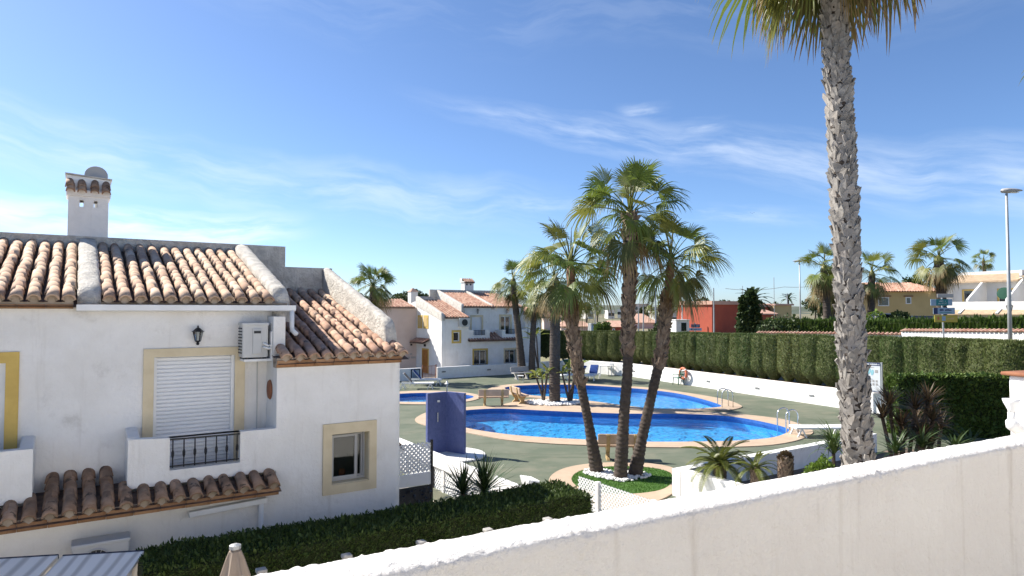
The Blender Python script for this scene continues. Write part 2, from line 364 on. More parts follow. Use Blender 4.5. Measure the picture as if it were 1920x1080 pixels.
M_darkleaf = leafmat('dark_leaf', [(0.030,0.055,0.016),(0.05,0.08,0.022),(0.04,0.06,0.022)])
M_treeleaf = leafmat('tree_leaf', [(0.035,0.055,0.018),(0.06,0.085,0.026),(0.045,0.07,0.02)])
M_bush = leafmat('bright_bush_leaf', [(0.10,0.17,0.02),(0.15,0.22,0.03),(0.07,0.13,0.02)], 0.3)
M_reddish = leafmat('bronze_leaf', [(0.09,0.055,0.03),(0.13,0.085,0.045),(0.06,0.055,0.025)], 0.2)
M_banana = leafmat('yellow_green_leaf', [(0.17,0.21,0.035),(0.24,0.26,0.05),(0.12,0.17,0.03),(0.30,0.26,0.08)], 0.35)
M_cycad = leafmat('cycad_leaf', [(0.12,0.15,0.025),(0.16,0.18,0.035),(0.09,0.12,0.022),(0.19,0.18,0.05)], 0.25, 0.4)
M_wood = mat('tree_wood', (0.09,0.065,0.045), (0.06,0.045,0.035), nscale=8, bump=0.5)
M_pebble = mat('white_pebble', (0.74,0.73,0.70), rough=0.8)
M_showertile = mat('violet_blue_mosaic', (0.095,0.12,0.28), (0.11,0.135,0.30), nscale=18, contrast=(0.4,0.6), rough=0.35, coords='Object')
M_benchstone = mat('ochre_cast_stone', (0.46,0.33,0.16), (0.38,0.26,0.12), nscale=5, bump=0.2)
M_benchseat = mat('pinkish_cast_stone', (0.50,0.37,0.27), (0.44,0.32,0.23), nscale=5, bump=0.2)
M_steel = mat('polished_steel', (0.62,0.63,0.64), rough=0.25, metallic=1.0)
M_galv = mat('galvanised_steel', (0.42,0.43,0.43), (0.36,0.37,0.37), nscale=3, rough=0.5, metallic=0.4)
M_blue = mat('blue_canvas', (0.02,0.055,0.22), (0.025,0.07,0.26), nscale=5)
M_beigefab = mat('beige_canvas', (0.30,0.24,0.19), (0.25,0.20,0.155), nscale=5, bump=0.2)
M_greenpl = mat('green_plastic', (0.015,0.13,0.08), rough=0.4)
M_orange = mat('lifebuoy_orange', (0.62,0.18,0.09), (0.55,0.15,0.08), nscale=4, rough=0.5)
M_terracotta = mat('terracotta', (0.30,0.13,0.07), (0.22,0.09,0.05), nscale=6)
M_redwall = mat('red_render', (0.42,0.095,0.055), (0.36,0.08,0.05), nscale=0.6, coords='World')
M_salmon = mat('salmon_trim', (0.58,0.36,0.27), (0.52,0.31,0.23), nscale=0.8, coords='World')
M_ochrewall = mat('ochre_render', (0.58,0.43,0.21), (0.52,0.38,0.18), nscale=0.5, coords='World')
M_pink_and_bounce = mat('pink_render_and_bounce_tint', (0.66,0.53,0.46), (0.61,0.48,0.41), nscale=1.0, coords='World')  # pink renders; on the set-back unit the tint is painted bounce light
M_whitefar = mat('white_render', (0.72,0.71,0.69), (0.66,0.65,0.62), nscale=0.6, coords='World')
M_greywall = mat('grey_render', (0.42,0.40,0.38), (0.36,0.345,0.33), nscale=0.5, coords='World')
M_doorwood = mat('orange_pine_door', (0.42,0.17,0.035), (0.34,0.13,0.025), nscale=3, rough=0.5)
M_teal = mat('teal_sign', (0.03,0.20,0.21), rough=0.4)
M_bluesign = mat('pale_blue_sign', (0.30,0.40,0.50), (0.25,0.35,0.46), nscale=3, rough=0.4)
M_navy = mat('navy_print', (0.03,0.045,0.12), rough=0.5)
M_yelsign = mat('yellow_sign', (0.48,0.36,0.06), rough=0.4)
M_lightblue = mat('pale_blue_print', (0.30,0.58,0.64), rough=0.5)
M_signwhite = mat('white_enamel', (0.72,0.74,0.75), rough=0.4)
M_glassdark = mat('window_glass', (0.02,0.025,0.03), rough=0.05, spec=0.9)
M_board = mat('whitewashed_board', (0.62,0.62,0.62), rough=0.7)
M_navyedge = mat('dark_blue_edge', (0.02,0.025,0.05), rough=0.6)
M_green_net = mat('dark_green_canvas', (0.02,0.07,0.045))
# whitewashed boards: wavy grain lines
nt = M_board.node_tree; bs = nt.nodes['Principled BSDF']
wv = nt.nodes.new('ShaderNodeTexWave'); wv.inputs['Scale'].default_value = 2.2; wv.inputs['Distortion'].default_value = 7; wv.inputs['Detail'].default_value = 2; wv.inputs['Detail Scale'].default_value = 0.6
tcn = nt.nodes.new('ShaderNodeTexCoord'); mpn = nt.nodes.new('ShaderNodeMapping'); mpn.inputs['Scale'].default_value = (1, 0.25, 1)
nt.links.new(tcn.outputs['Object'], mpn.inputs[0]); nt.links.new(mpn.outputs[0], wv.inputs['Vector'])
crn = nt.nodes.new('ShaderNodeValToRGB'); crn.color_ramp.elements[0].color = (0.56,0.51,0.45,1); crn.color_ramp.elements[0].position = 0.0; crn.color_ramp.elements[1].color = (0.88,0.82,0.74,1); crn.color_ramp.elements[1].position = 0.5
nt.links.new(wv.outputs['Fac'], crn.inputs[0]); nt.links.new(crn.outputs[0], bs.inputs['Base Color'])
# glass: clear pane with real reflection
def glassy(name, tint, refl_rough=0.02, ior=1.45, bump=None):
    m = bpy.data.materials.new(name); m.use_nodes = True; nt = m.node_tree
    for nd in list(nt.nodes): nt.nodes.remove(nd)
    o = nt.nodes.new('ShaderNodeOutputMaterial'); tr = nt.nodes.new('ShaderNodeBsdfTransparent'); gl = nt.nodes.new('ShaderNodeBsdfGlossy')
    fr = nt.nodes.new('ShaderNodeFresnel'); mx = nt.nodes.new('ShaderNodeMixShader')
    tr.inputs[0].default_value = (*tint, 1); gl.inputs['Roughness'].default_value = refl_rough; fr.inputs[0].default_value = ior
    nt.links.new(fr.outputs[0], mx.inputs[0]); nt.links.new(tr.outputs[0], mx.inputs[1]); nt.links.new(gl.outputs[0], mx.inputs[2]); nt.links.new(mx.outputs[0], o.inputs[0])
    if bump:
        g = nt.nodes.new('ShaderNodeNewGeometry'); h = None
        for sc, amt in bump:
            n = nt.nodes.new('ShaderNodeTexNoise'); n.inputs['Scale'].default_value = sc; n.inputs['Detail'].default_value = 4
            mp = nt.nodes.new('ShaderNodeMapping'); mp.inputs['Scale'].default_value = (1, 0.8, 1)
            nt.links.new(g.outputs['Position'], mp.inputs[0]); nt.links.new(mp.outputs[0], n.inputs['Vector'])
            mu = nt.nodes.new('ShaderNodeMath'); mu.operation = 'MULTIPLY'; mu.inputs[1].default_value = amt; nt.links.new(n.outputs['Fac'], mu.inputs[0])
            if h is None: h = mu.outputs[0]
            else:
                ad = nt.nodes.new('ShaderNodeMath'); ad.operation = 'ADD'; nt.links.new(h, ad.inputs[0]); nt.links.new(mu.outputs[0], ad.inputs[1]); h = ad.outputs[0]
        b = nt.nodes.new('ShaderNodeBump'); b.inputs['Strength'].default_value = 1.0; b.inputs['Distance'].default_value = 0.05
        nt.links.new(h, b.inputs['Height'])
        for q in (gl, fr): nt.links.new(b.outputs[0], q.inputs['Normal'])
    return m
M_water = glassy('pool_water', (0.86,0.97,1.0), 0.03, 1.27, [(2.2, 1.0), (6.0, 0.45)])
M_pane = glassy('clear_pane', (0.75,0.78,0.78), 0.01, 1.5)
# ------------------------------------------------------------------ terrain
WALL_PTS = [Vector((4.0,51.4,0)), Vector((8.34,46.96,0)), Vector((15.59,31.62,0)), Vector((18.6,25.25,0))]
def sstep(a, b, x):
    t = max(0.0, min(1.0, (x-a)/(b-a))); return t*t*(3-2*t)
def ground_z(x, y):
    p, q = WALL_PTS[1], WALL_PTS[2]; d = (q-p).normalized(); nr = Vector((-d.y, d.x, 0))
    s = (Vector((x, y, 0)) - p).dot(nr)
    if y > 47: s = max(s, y - 70)
    s = max(s, y - 72)
    return -1.5 + 2.7*sstep(1.3, 3.2, s) + 0.6*noise.noise(Vector((x*0.02, y*0.02, 0)))*sstep(60, 140, y)
def axis(lo, hi, near_lo, near_hi, step):
    a, x, s = [], near_lo, step
    while x > lo: x -= s; s *= 1.25; a.append(x)
    a = sorted(a); x = near_lo
    while x < near_hi: a.append(x); x += step
    s = step
    while x < hi: a.append(x); x += s; s *= 1.25
    a.append(hi); return a
xs, ys = axis(-4000, 4000, -30, 40, 1.1), axis(-60, 5000, 0, 76, 1.1)
m = MB(); nx = len(xs)
m.v = [(x, y, ground_z(x, y)) for y in ys for x in xs]
m.f = [(j*nx+i, j*nx+i+1, (j+1)*nx+i+1, (j+1)*nx+i) for j in range(len(ys)-1) for i in range(nx-1)]
structure(m.build('ground', M_terrain, smooth=True))
# distant hills
for k, (x0, x1, yy, hh, sd) in enumerate([(-900, 420, 900, 22, 3.0), (-1500, 2600, 1900, 26, 9.0)]):
    m = MB(); n = 90; rows = 7
    for j in range(rows):
        for i in range(n+1):
            u = i/n; x = x0+(x1-x0)*u
            env = math.sin(math.pi*u)**0.6
            prof = hh*env*(0.55+0.45*noise.fractal(Vector((u*6+sd, sd, 0)), 1.0, 2.0, 4)+0.25)
            w = math.sin(math.pi*j/(rows-1))
            m.v.append((x, yy+(j-rows/2)*hh*3.0+noise.noise(Vector((u*9, j, sd)))*10, -3+prof*w*(1+0.15*noise.noise(Vector((x*0.02, j, sd))))))
    m.f = [(j*(n+1)+i, j*(n+1)+i+1, (j+1)*(n+1)+i+1, (j+1)*(n+1)+i) for j in range(rows-1) for i in range(n)]
    structure(m.build('hill', M_hill, smooth=True))

# ------------------------------------------------------------------ pools and deck
def gpts(pts): return [G(*p).xy for p in pts]
main_out = smooth_closed(gpts([(779,790),(785,781),(810,772),(870,764.5),(937,761.5),(1000,764),(1077,767),(1150,769.5),(1250,771),(1349,774),(1377,776),(1462,786),(1504,797.5),(1524,809),(1518,817),(1490,828),(1434,836.5),(1330,840),(1209,839.5),(1103,836),(1025,832.5),(947,825.5),(871,811.5),(802,799.5)]))
main_in = smooth_closed(gpts([(836,787.5),(850,777),(872,770.5),(937,767),(1000,770),(1077,773.5),(1164,776.5),(1250,777),(1321,778.5),(1377,783),(1434,793),(1477,805),(1470,815),(1434,823.5),(1349,828.5),(1209,829.5),(1103,825.5),(1025,821.5),(947,815),(871,802.5)]))
back_out = smooth_closed(gpts([(914,731),(937,724),(973,720.5),(1040,719),(1100,720.5),(1164,724.5),(1209,727),(1265,734),(1321,742.6),(1363,751),(1389,761),(1387,766),(1363,770),(1321,771),(1282,771.3),(1220,770.3),(1181,767.5),(1124,760),(1090,756),(1040,750),(986,745),(950,739),(925,735)]))
back_in = smooth_closed(gpts([(946,728.5),(958,725.5),(980,723.5),(1040,722),(1100,723.5),(1164,727.5),(1209,731),(1265,738),(1307,747),(1344,758),(1351,763.5),(1321,766.5),(1282,767.8),(1220,766.3),(1181,762.5),(1124,755),(1096,751.5),(1040,745.5),(986,741),(958,734)]))
kid_out = smooth_closed(gpts([(690,745),(705,738.5),(757,734.5),(800,733.3),(850,735),(887,739),(902,745),(885,752),(845,757),(790,759),(730,757),(700,752)]))
kid_in = smooth_closed(gpts([(705,745.5),(720,741.5),(757,738.7),(800,737.5),(845,738.5),(878,741.8),(888,745),(874,749.5),(838,753),(790,754.5),(735,753.5),(715,750.5)]))
C0 = Vector((4.0, 16.8, 0))                         # corner of the raised planter
W3, W2, W1 = Vector((-2.64,18.35,0)), Vector((0.25,13.95,0)), Vector((0.97,14.42,0))
FEN = Vector((-5.1, 45.3, 0))
L0 = Vector((1.5, 15.2, 0))
deck_ring = [WALL_PTS[0], FEN - DU*24, Vector((-25,26,0)), W3 + DN*9, W3, W2, W1, L0, L0 - DN*4.2, C0 - DN*4.2, C0, C0 + DU*9, Vector((18.6,23,0)), WALL_PTS[3], WALL_PTS[2], WALL_PTS[1]]
deck_ring = [p.xy for p in deck_ring]
m = fill(deck_ring, [main_in, back_in, kid_in], 0.0); skirt(m, deck_ring, -0.35, 0.0)
structure(m.build('pool_deck', M_deck))
def make_pool(ring_out, ring_in, zc, depth, label, coplabel):
    m = fill(ring_out, [ring_in], zc); skirt(m, ring_out, 0.0, zc)
    tag(m.build('pool_coping', M_stonecop), coplabel, 'pool coping')
    t = thing('swimming_pool', (0, 0, 0), 0, label, 'pool')
    n = len(ring_in)
    b = MB(); skirt(b, ring_in, -depth, -0.22); f = fill(ring_in, [], -depth); b.add(f.v, f.f); b.build('basin', M_pool, t)
    b = MB(); skirt(b, ring_in, -0.22, zc); b.build('waterline_shade_band', M_poolband, t)  # dark band: shade and reflections at the pool edge put into the colour
    w = fill(ring_in, [], -0.09).build('water', M_water, t); w['label'] = 'clear blue rippled water'
    return t
t_main = make_pool(main_out, main_in, 0.030, 0.50, 'large kidney shaped blue swimming pool with curved entry steps', 'beige stone coping ring round the large pool with entry steps')
make_pool(back_out, back_in, 0.036, 0.50, 'long blue swimming pool behind the planted island, beside white wall', 'beige stone coping ring round the pool behind the planted island')
make_pool(kid_out, kid_in, 0.030, 0.34, 'small shallow oval pool behind the violet tiled shower', 'beige stone coping ring round the small oval pool')
pc = G(846, 787)
for r_, z_ in ((1.75, -0.38), (1.35, -0.28), (0.95, -0.18)):
    m = MB()
    pr = [(r_, -0.495), (r_, z_), (0.02, z_)]
    m.lathe(pr, 40, Matrix.Translation(pc)); st = m.build('step', M_pool, t_main)
    MB().lathe([(r_+0.004, z_-0.05), (r_+0.004, z_+0.003), (r_-0.10, z_+0.003)], 40, Matrix.Translation(pc)).build('step_edge', M_poolband, st)
# paved island between the pools and the round lawn
isl = smooth_closed(gpts([(938,762),(975,752),(1010,748.5),(1060,752),(1110,758),(1180,767),(1150,771),(1080,769.5),(1000,766.5)]))
structure(fill(isl, [], 0.022).build('island_paving', M_stonecop))
ring_o = smooth_closed(gpts([(1029,906),(1036,891),(1060,879),(1100,871.5),(1160,868),(1215,870),(1262,879),(1275,900),(1256,930),(1180,955),(1090,950),(1040,925)]))
ring_i = smooth_closed(gpts([(1072,902),(1078,890),(1100,881.5),(1150,876),(1210,877.5),(1252,886),(1262,902),(1240,920),(1180,928),(1120,925),(1085,915)]))
m = fill(ring_o, [ring_i], 0.03); skirt(m, ring_o, 0.0, 0.03); structure(m.build('kerb_path', M_stonecop))
# close-cut turf: sheet plus blades
lawn = fill(ring_i, [], 0.026)
cx = sum((p for p in ring_i), Vector((0,0)))/len(ring_i)
gb = MB(); 
minx, maxx = min(p.x for p in ring_i), max(p.x for p in ring_i); miny, maxy = min(p.y for p in ring_i), max(p.y for p in ring_i)
def inside(p, ring):
    c = False; n = len(ring)
    for i in range(n):
        a, b = ring[i], ring[i-1]
        if (a.y > p.y) != (b.y > p.y) and p.x < (b.x-a.x)*(p.y-a.y)/(b.y-a.y)+a.x: c = not c
    return c
lawn.build('lawn', M_lawn)['kind'] = 'structure'
for i in range(9000):
    p = Vector((rnd.uniform(minx, maxx), rnd.uniform(miny, maxy)))
    if not inside(p, ring_i): continue
    a = rnd.uniform(0, 6.28); w = 0.009; h = rnd.uniform(0.02, 0.045)
    gb.add([(p.x-w*math.cos(a), p.y-w*math.sin(a), 0.024), (p.x+w*math.cos(a), p.y+w*math.sin(a), 0.024), (p.x+rnd.uniform(-.02,.02), p.y+rnd.uniform(-.02,.02), 0.026+h)], [(0,1,2)])
o = gb.build('lawn_grass', leafmat('turf_blade', [(0.055,0.135,0.02),(0.09,0.20,0.03),(0.07,0.165,0.025)], 0.2)); o['kind'] = 'stuff'; o['label'] = 'short green turf of the round palm island'
# garden ground by the houses
m = MB(); m.box(-22, 13, -6, 23.4, -0.5, -0.3); structure(m.build('garden_ground', M_patio))
gf = MB(); gf.box(-26, 14, 0.0, 22, -0.4, -0.02); structure(gf.build('garden_ground', M_patio, M=Matrix.Translation(FEN) @ Matrix.Rotation(GRID_ROT, 4, 'Z')))

# ------------------------------------------------------------------ white walls
def polywall(mb, pts, th, z0, z1, rise=0.0):
    for i in range(len(pts)-1):
        a, b = pts[i], pts[i+1]; d = (b-a).normalized(); nr = Vector((-d.y, d.x, 0))*th
        mb.add([(*a.xy, z0),(*b.xy, z0),(*(b+nr).xy, z0),(*(a+nr).xy, z0),(*a.xy, z1),(*b.xy, z1),(*(b+nr).xy, z1),(*(a+nr).xy, z1)],
               [(0,3,2,1),(4,5,6,7),(0,1,5,4),(1,2,6,5),(2,3,7,6),(3,0,4,7)])
def on_wall(px, py, a, b):
    r = ray(px, py); d = (b-a).normalized(); nr = Vector((-d.y, d.x, 0))
    t = a.dot(nr)/(r.x*nr.x+r.y*nr.y); return Vector((r.x*t, r.y*t, CAM_H+r.z*t)), d, -nr
def vent(px, py, a, b, parent, w=0.30, h=0.10):
    p, d, nout = on_wall(px, py, a, b)
    if nout.dot(Vector((0,0,0))-Vector((p.x,p.y,0))) < 0: nout = -nout
    mb = MB(); c = p + nout*0.012; up = Vector((0,0,1))
    for k in (-1, 0, 1): mb.bar(c - d*w/2 + up*k*h/3, c + d*w/2 + up*k*h/3, 0.02, h/6)
    o = mb.build('vent_grille', M_galv, parent)
    MB().bar(p + nout*0.003 - d*w/2, p + nout*0.003 + d*w/2, 0.006, h).build('vent_backing', M_dark, o)
wl = thing('boundary_wall', (0,0,0), 0, 'long low white rendered wall beneath the tall cypress hedge', 'wall')
mb = MB(); polywall(mb, list(WALL_PTS), 0.22, -0.3, 0.905)
mb.build('wall', M_stucco, wl, bevel=0.03)
for px, py in ((1188,696),(1328,715),(1420,728),(1522,742)): vent(px, py, WALL_PTS[1], WALL_PTS[2], wl)
fl = thing('boundary_wall', (0,0,0), 0, 'low white wall before the pink tiled house, in its shade', 'wall')
mb = MB(); polywall(mb, [FEN + DU*0.05, WALL_PTS[0]], 0.2, -0.3, 0.78); mb.build('wall', M_stucco, fl, bevel=0.03)
for px, py in ((832,697),(917,693),(1005,689)): vent(px, py, FEN, FEN+DU, fl)
gw = thing('garden_wall', (0,0,0), 0, 'white garden wall stepping from house to pool deck', 'wall')
mb = MB(); polywall(mb, [W3 + DN*3, W2], 0.17, 0.56, 0.90); mb.build('top_beam', M_stucco, gw, bevel=0.03)
mb = MB(); polywall(mb, [W2, W1], 0.2, -0.35, 0.895); polywall(mb, [W3 + DN*3, W2 + DN*0.01], 0.16, -0.34, -0.12); mb.build('wall', M_stucco, gw, bevel=0.03)
for f_ in (0.0, 0.28, 0.55, 0.8, 0.985):
    q = (W3 + DN*3).lerp(W2, f_); MB().box(-0.05, 0.05, -0.05, 0.05, -0.34, 0.56, Matrix.Translation(q + DU*0.08) @ Matrix.Rotation(GRID_ROT, 4, 'Z')).build('post', M_stucco, gw)
pl = thing('planter', C0, GRID_ROT, 'raised white planter bed round the cycads and big palm', 'planter')
MB().panel(0.0, 9.0, -0.3, 0.67, [], -0.26, 0.0).build('wall', M_stucco, pl, bevel=0.03)
MB().box(0.0, 0.26, -5.2, -0.262, -0.3, 0.68).build('wall', M_stucco, pl, bevel=0.03)
MB().box(0.26, 10.5, -8.0, -0.26, -0.3, 0.08).build('soil', M_soil, pl)
# bed behind the boundary wall
mb = MB(); pts = [p for p in WALL_PTS]
polywall(mb, [p + Vector((0.19,0.11,0)) for p in pts], 2.2, -0.3, 0.84); structure(mb.build('planting_bed', M_soil))

# ------------------------------------------------------------------ lattice
def lattice(mb, L, H, pitch, w, th, x0=0, z0=0):
    k = -H
    while k < L:
        for sgn in (1, -1):
            if sgn > 0: a, b = (max(0, k), max(0, -k)), (min(L, k+H), min(H, L-k))
            else: a, b = (max(0, k), H-max(0, -k)), (min(L, k+H), H-min(H, L-k))
            y = sgn*th*0.5
            if abs(b[0]-a[0]) > 0.03: mb.bar((x0+a[0], y, z0+a[1]), (x0+b[0], y, z0+b[1]), th*0.98, w, Vector((0,1,0)).cross(Vector((b[0]-a[0],0,b[1]-a[1])).normalized()))
        k += pitch
# white lattice screen in front of the round lawn
lt = thing('lattice_screen', L0 + Vector((0,0,-0.3)), GRID_ROT - R(90), 'white diagonal lattice screen in front of the three palms', 'lattice')
for x0, L in ((0.0, 0.62), (0.74, 1.55), (2.41, 1.6)):
    mb = MB(); lattice(mb, L, 1.05, 0.098, 0.029, 0.012, x0, 0.12); mb.build('lattice_panel', M_pvc, lt)
for x0 in (0.68, 2.35): MB().box(x0-0.05, x0+0.05, -0.05, 0.05, 0, 1.19).build('post', M_pvc, lt, bevel=0.01)
# lattice along the garden wall by the house
gl = thing('lattice_screen', W3 + DN*2.9 + DU*0.08 + Vector((0,0,-0.3)), GRID_ROT - R(90), 'grey shaded lattice screen fixed along the garden wall', 'lattice')
mb = MB(); lattice(mb, 8.0, 0.66, 0.12, 0.034, 0.012, 0.0, 0.19); mb.build('lattice_panel', M_pvc, gl)
for x0 in (3.9, 5.6): MB().box(x0-0.02, x0+0.02, -0.04, 0.0, 0, 1.0).build('post', M_iron, gl)

# ------------------------------------------------------------------ foliage
def leafscatter(mb, pts, size, spread=0.7, asp=0.45, up=0.0):
    for p, nrm in pts:
        s = size*(rnd.uniform(0.5, 1.35) if rnd.random() > 0.04 else rnd.uniform(1.6, 2.6))
        d = Vector((rnd.gauss(0,1), rnd.gauss(0,1), rnd.gauss(0,1)+up)).normalized()
        d = (d*spread + nrm*(1-spread)).normalized()
        sd = d.cross(Vector((rnd.gauss(0,1), rnd.gauss(0,1), rnd.gauss(0,1))))
        if sd.length < 1e-3: continue
        sd = sd.normalized()*s*asp
        o = len(mb.v); e = p + d*s; mid = p + d*s*0.5
        mb.v += [tuple(p), tuple(mid+sd), tuple(e), tuple(mid-sd)]; mb.f.append((o, o+1, o+2, o+3))
def rough_box(L, W, H, seg, amp, seed, zlo=0.0):    # bumpy clipped-hedge core, with surface sampler
    mb = MB(); nx, ny, nz = max(2,int(L/seg)), max(2,int(W/seg)), max(2,int((H-zlo)/seg))
    def P(x, y, z):
        q = Vector((x, y, z)); d = Vector((noise.noise(q*2.1+Vector((seed,0,0))), noise.noise(q*2.1+Vector((0,seed,5))), noise.noise(q*2.1+Vector((3,9,seed)))))
        return q + d*amp
    def face(o, a, b, na, nb):
        vs = [P(*(o + a*(i/na) + b*(j/nb))) for j in range(nb+1) for i in range(na+1)]
        mb.add(vs, [(j*(na+1)+i, j*(na+1)+i+1, (j+1)*(na+1)+i+1, (j+1)*(na+1)+i) for j in range(nb) for i in range(na)])
    V = Vector
    face(V((0,0,zlo)), V((L,0,0)), V((0,0,H-zlo)), nx, nz); face(V((L,W,zlo)), V((-L,0,0)), V((0,0,H-zlo)), nx, nz)
    face(V((L,0,zlo)), V((0,W,0)), V((0,0,H-zlo)), ny, nz); face(V((0,W,zlo)), V((0,-W,0)), V((0,0,H-zlo)), ny, nz)
    face(V((0,0,H)), V((L,0,0)), V((0,W,0)), nx, ny)
    return mb, P
def hedge(name, base, rz, L, W, H, size, dens, label, faces, amp=0.05, zlo=0.0, fol=None, core=None, up=0.3, seg=0.12, asp=0.42):
    t = thing(name, base, rz, label, 'hedge')
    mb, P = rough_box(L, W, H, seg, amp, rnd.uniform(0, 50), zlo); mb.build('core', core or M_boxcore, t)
    lf = MB(); pts = []
    for f in faces:
        area = {'top': L*W, 'front': L*(H-zlo), 'end': W*(H-zlo), 'start': W*(H-zlo), 'back': L*(H-zlo)}[f]
        for i in range(int(area*dens)):
            a, b = rnd.random(), rnd.random(); j = rnd.uniform(-0.02, 0.02)
            q, nn = {'top': ((a*L, b*W, H+j), (0,0,1)), 'front': ((a*L, j, zlo+b*(H-zlo)), (0,-1,0)), 'back': ((a*L, W+j, zlo+b*(H-zlo)), (0,1,0)),
                     'end': ((L+j, a*W, zlo+b*(H-zlo)), (1,0,0)), 'start': ((j, a*W, zlo+b*(H-zlo)), (-1,0,0))}[f]
            pts.append((P(*q), Vector(nn)))
    leafscatter(lf, pts, size, 0.65, asp, up)
    o = lf.build('foliage', fol or M_box, t); o['kind'] = 'stuff'
    return t
HO = Vector((-5.6971, 7.4589, 0))                  # corner of the near house's grid
hedge('box_hedge', HO + DU*1.28 - DN*1.80 + Vector((0,0,-0.3)), GRID_ROT - R(1.7), 5.55, 0.78, 2.30, 0.036, 7500, 'dark clipped box hedge running along the nearest white house', ('top','front','end'), 0.045, 0.9, up=0.9, asp=0.20, fol=M_boxfine)
hedge('box_hedge', Vector((14.2, 24.6, 0)), R(-6), 6.5, 0.9, 2.18, 0.075, 1500, 'dark clipped hedge with light green top below the information board', ('top','front','start'), 0.06, 0.0)
# tall hedge: individual cypresses
cyp_meshes = []
for k in range(5):
    core = MB(); H = 2.35; n = 18; rows = 12; sd = 11*k+3
    def crad(th, z):
        u = z/H
        prof = 0.36+0.24*sstep(0.0, 0.35, u) - (0.07*sstep(0.95, 1.0, u))
        if u < 0.2: prof *= 0.45+2.75*u
        return prof*(1+0.24*noise.noise(Vector((math.cos(th)*1.6+sd, math.sin(th)*1.6, z*0.35))) + 0.05*noise.noise(Vector((math.cos(th)*6, math.sin(th)*6+sd, z*1.5))))
    for j in range(rows+1):
        z = H*j/rows
        for i in range(n):
            th = 2*math.pi*i/n; r_ = crad(th, z); core.v.append((r_*math.cos(th)*1.02, r_*math.sin(th)*1.02, z))
    core.f = [(j*n+i, j*n+(i+1)%n, (j+1)*n+(i+1)%n, (j+1)*n+i) for j in range(rows) for i in range(n)] + [tuple(rows*n+i for i in range(n))]
    lf = MB()
    for i in range(6500):
        th = rnd.uniform(0, 2*math.pi); z = H*rnd.random()**0.85
        r_ = crad(th, z)*rnd.uniform(0.97, 1.06)
        if rnd.random() < 0.12: z = H; r_ = crad(th, H)*math.sqrt(rnd.random())
        p = Vector((r_*math.cos(th), r_*math.sin(th), z)); nn = Vector((math.cos(th), math.sin(th), 0))
        d = (Vector((0,0,1))*rnd.uniform(0.5,1.1) + nn*rnd.uniform(0.0,0.7) + Vector((rnd.gauss(0,.25), rnd.gauss(0,.25), 0))).normalized()
        sd_ = d.cross(nn + Vector((rnd.gauss(0,.4), rnd.gauss(0,.4), 0))).normalized()*0.018; s = rnd.uniform(0.07, 0.16)
        o = len(lf.v); lf.v += [tuple(p-sd_), tuple(p+sd_), tuple(p+d*s)]; lf.f.append((o, o+1, o+2))
    st = MB().tube([(0,0,-0.1),(0.02,0,0.2),(0,0,0.7)], [0.06,0.05,0.04], 7)
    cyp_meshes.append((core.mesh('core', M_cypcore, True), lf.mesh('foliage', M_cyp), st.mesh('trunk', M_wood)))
path = [Vector((1.9,55.2,0))] + [p + Vector((0.95,0.45,0)) for p in WALL_PTS]
segs = []
for i in range(len(path)-1): segs.append((path[i], path[i+1], (path[i+1]-path[i]).length))
tot = sum(s[2] for s in segs); nC = 39
for k in range(nC):
    s = tot*(k+0.5)/nC; 
    for a, b, L in segs:
        if s <= L: break
        s -= L
    p = a.lerp(b, min(1, s/L)) + Vector((rnd.uniform(-.06,.06), rnd.uniform(-.06,.06), 0.84))
    f = k/(nC-1); hz = (2.08 + 0.48*f + rnd.uniform(-.03,.03))/2.35
    cm = cyp_meshes[k % 5]
    dr_ = (b-a).normalized()
    t = thing('cypress', p, math.atan2(dr_.y, dr_.x) + rnd.choice((0, math.pi)) + rnd.uniform(-.3,.3), 'clipped cypress in the tall hedge above the white wall', 'cypress', 'clipped cypresses forming the tall hedge')
    sx = rnd.uniform(1.2, 1.7); sy = rnd.uniform(0.92, 1.06)
    for nm, me in zip(('core', 'foliage', 'trunk'), cm):
        o = place(nm, me, t, scale=(sx, sy, hz))
        if nm == 'foliage': o['kind'] = 'stuff'
# ------------------------------------------------------------------ clay tiles
def tile_shape(mb, M, L=0.33, r0=0.076, r1=0.058, hh=0.074, th=0.020, n=7):
    vs = []
    for y, r in ((0, r0), (L, r1)):
        for t_ in (0, th):
            for i in range(n+1):
                a = math.pi*i/n; vs.append(M @ Vector((-(r-t_)*math.cos(a), y, (hh*r/r0-t_)*math.sin(a))))
    k = n+1; fs = []
    for i in range(n):
        fs += [(i, 2*k+i, 2*k+i+1, i+1), (k+i+1, 3*k+i+1, 3*k+i, k+i), (i+1, k+i+1, k+i, i), (2*k+i, 3*k+i, 3*k+i+1, 2*k+i+1)]
    fs += [(0, k, 3*k, 2*k), (n, 2*k+n, 3*k+n, k+n)]
    mb.add(vs, fs)
tm = MB(); tile_shape(tm, Matrix()); TILE_ME = tm.mesh('roof_tile', M_tile, True); TILE_OLD = tm.mesh('roof_tile', M_tile_dark, True); TILE_WING = tm.mesh('roof_tile', M_tile_red, True)
def tile_M(x, y, z, slope, jit=1.0):
    return Matrix.Translation((x + rnd.uniform(-.006,.006)*jit, y + rnd.uniform(-.012,.012)*jit, z)) @ Matrix.Rotation(slope + R(rnd.uniform(-1.2,1.2))*jit, 4, 'X') @ Matrix.Rotation(R(rnd.uniform(-2.5,2.5))*jit, 4, 'Z') @ Matrix.Scale(rnd.uniform(0.96,1.04), 4)
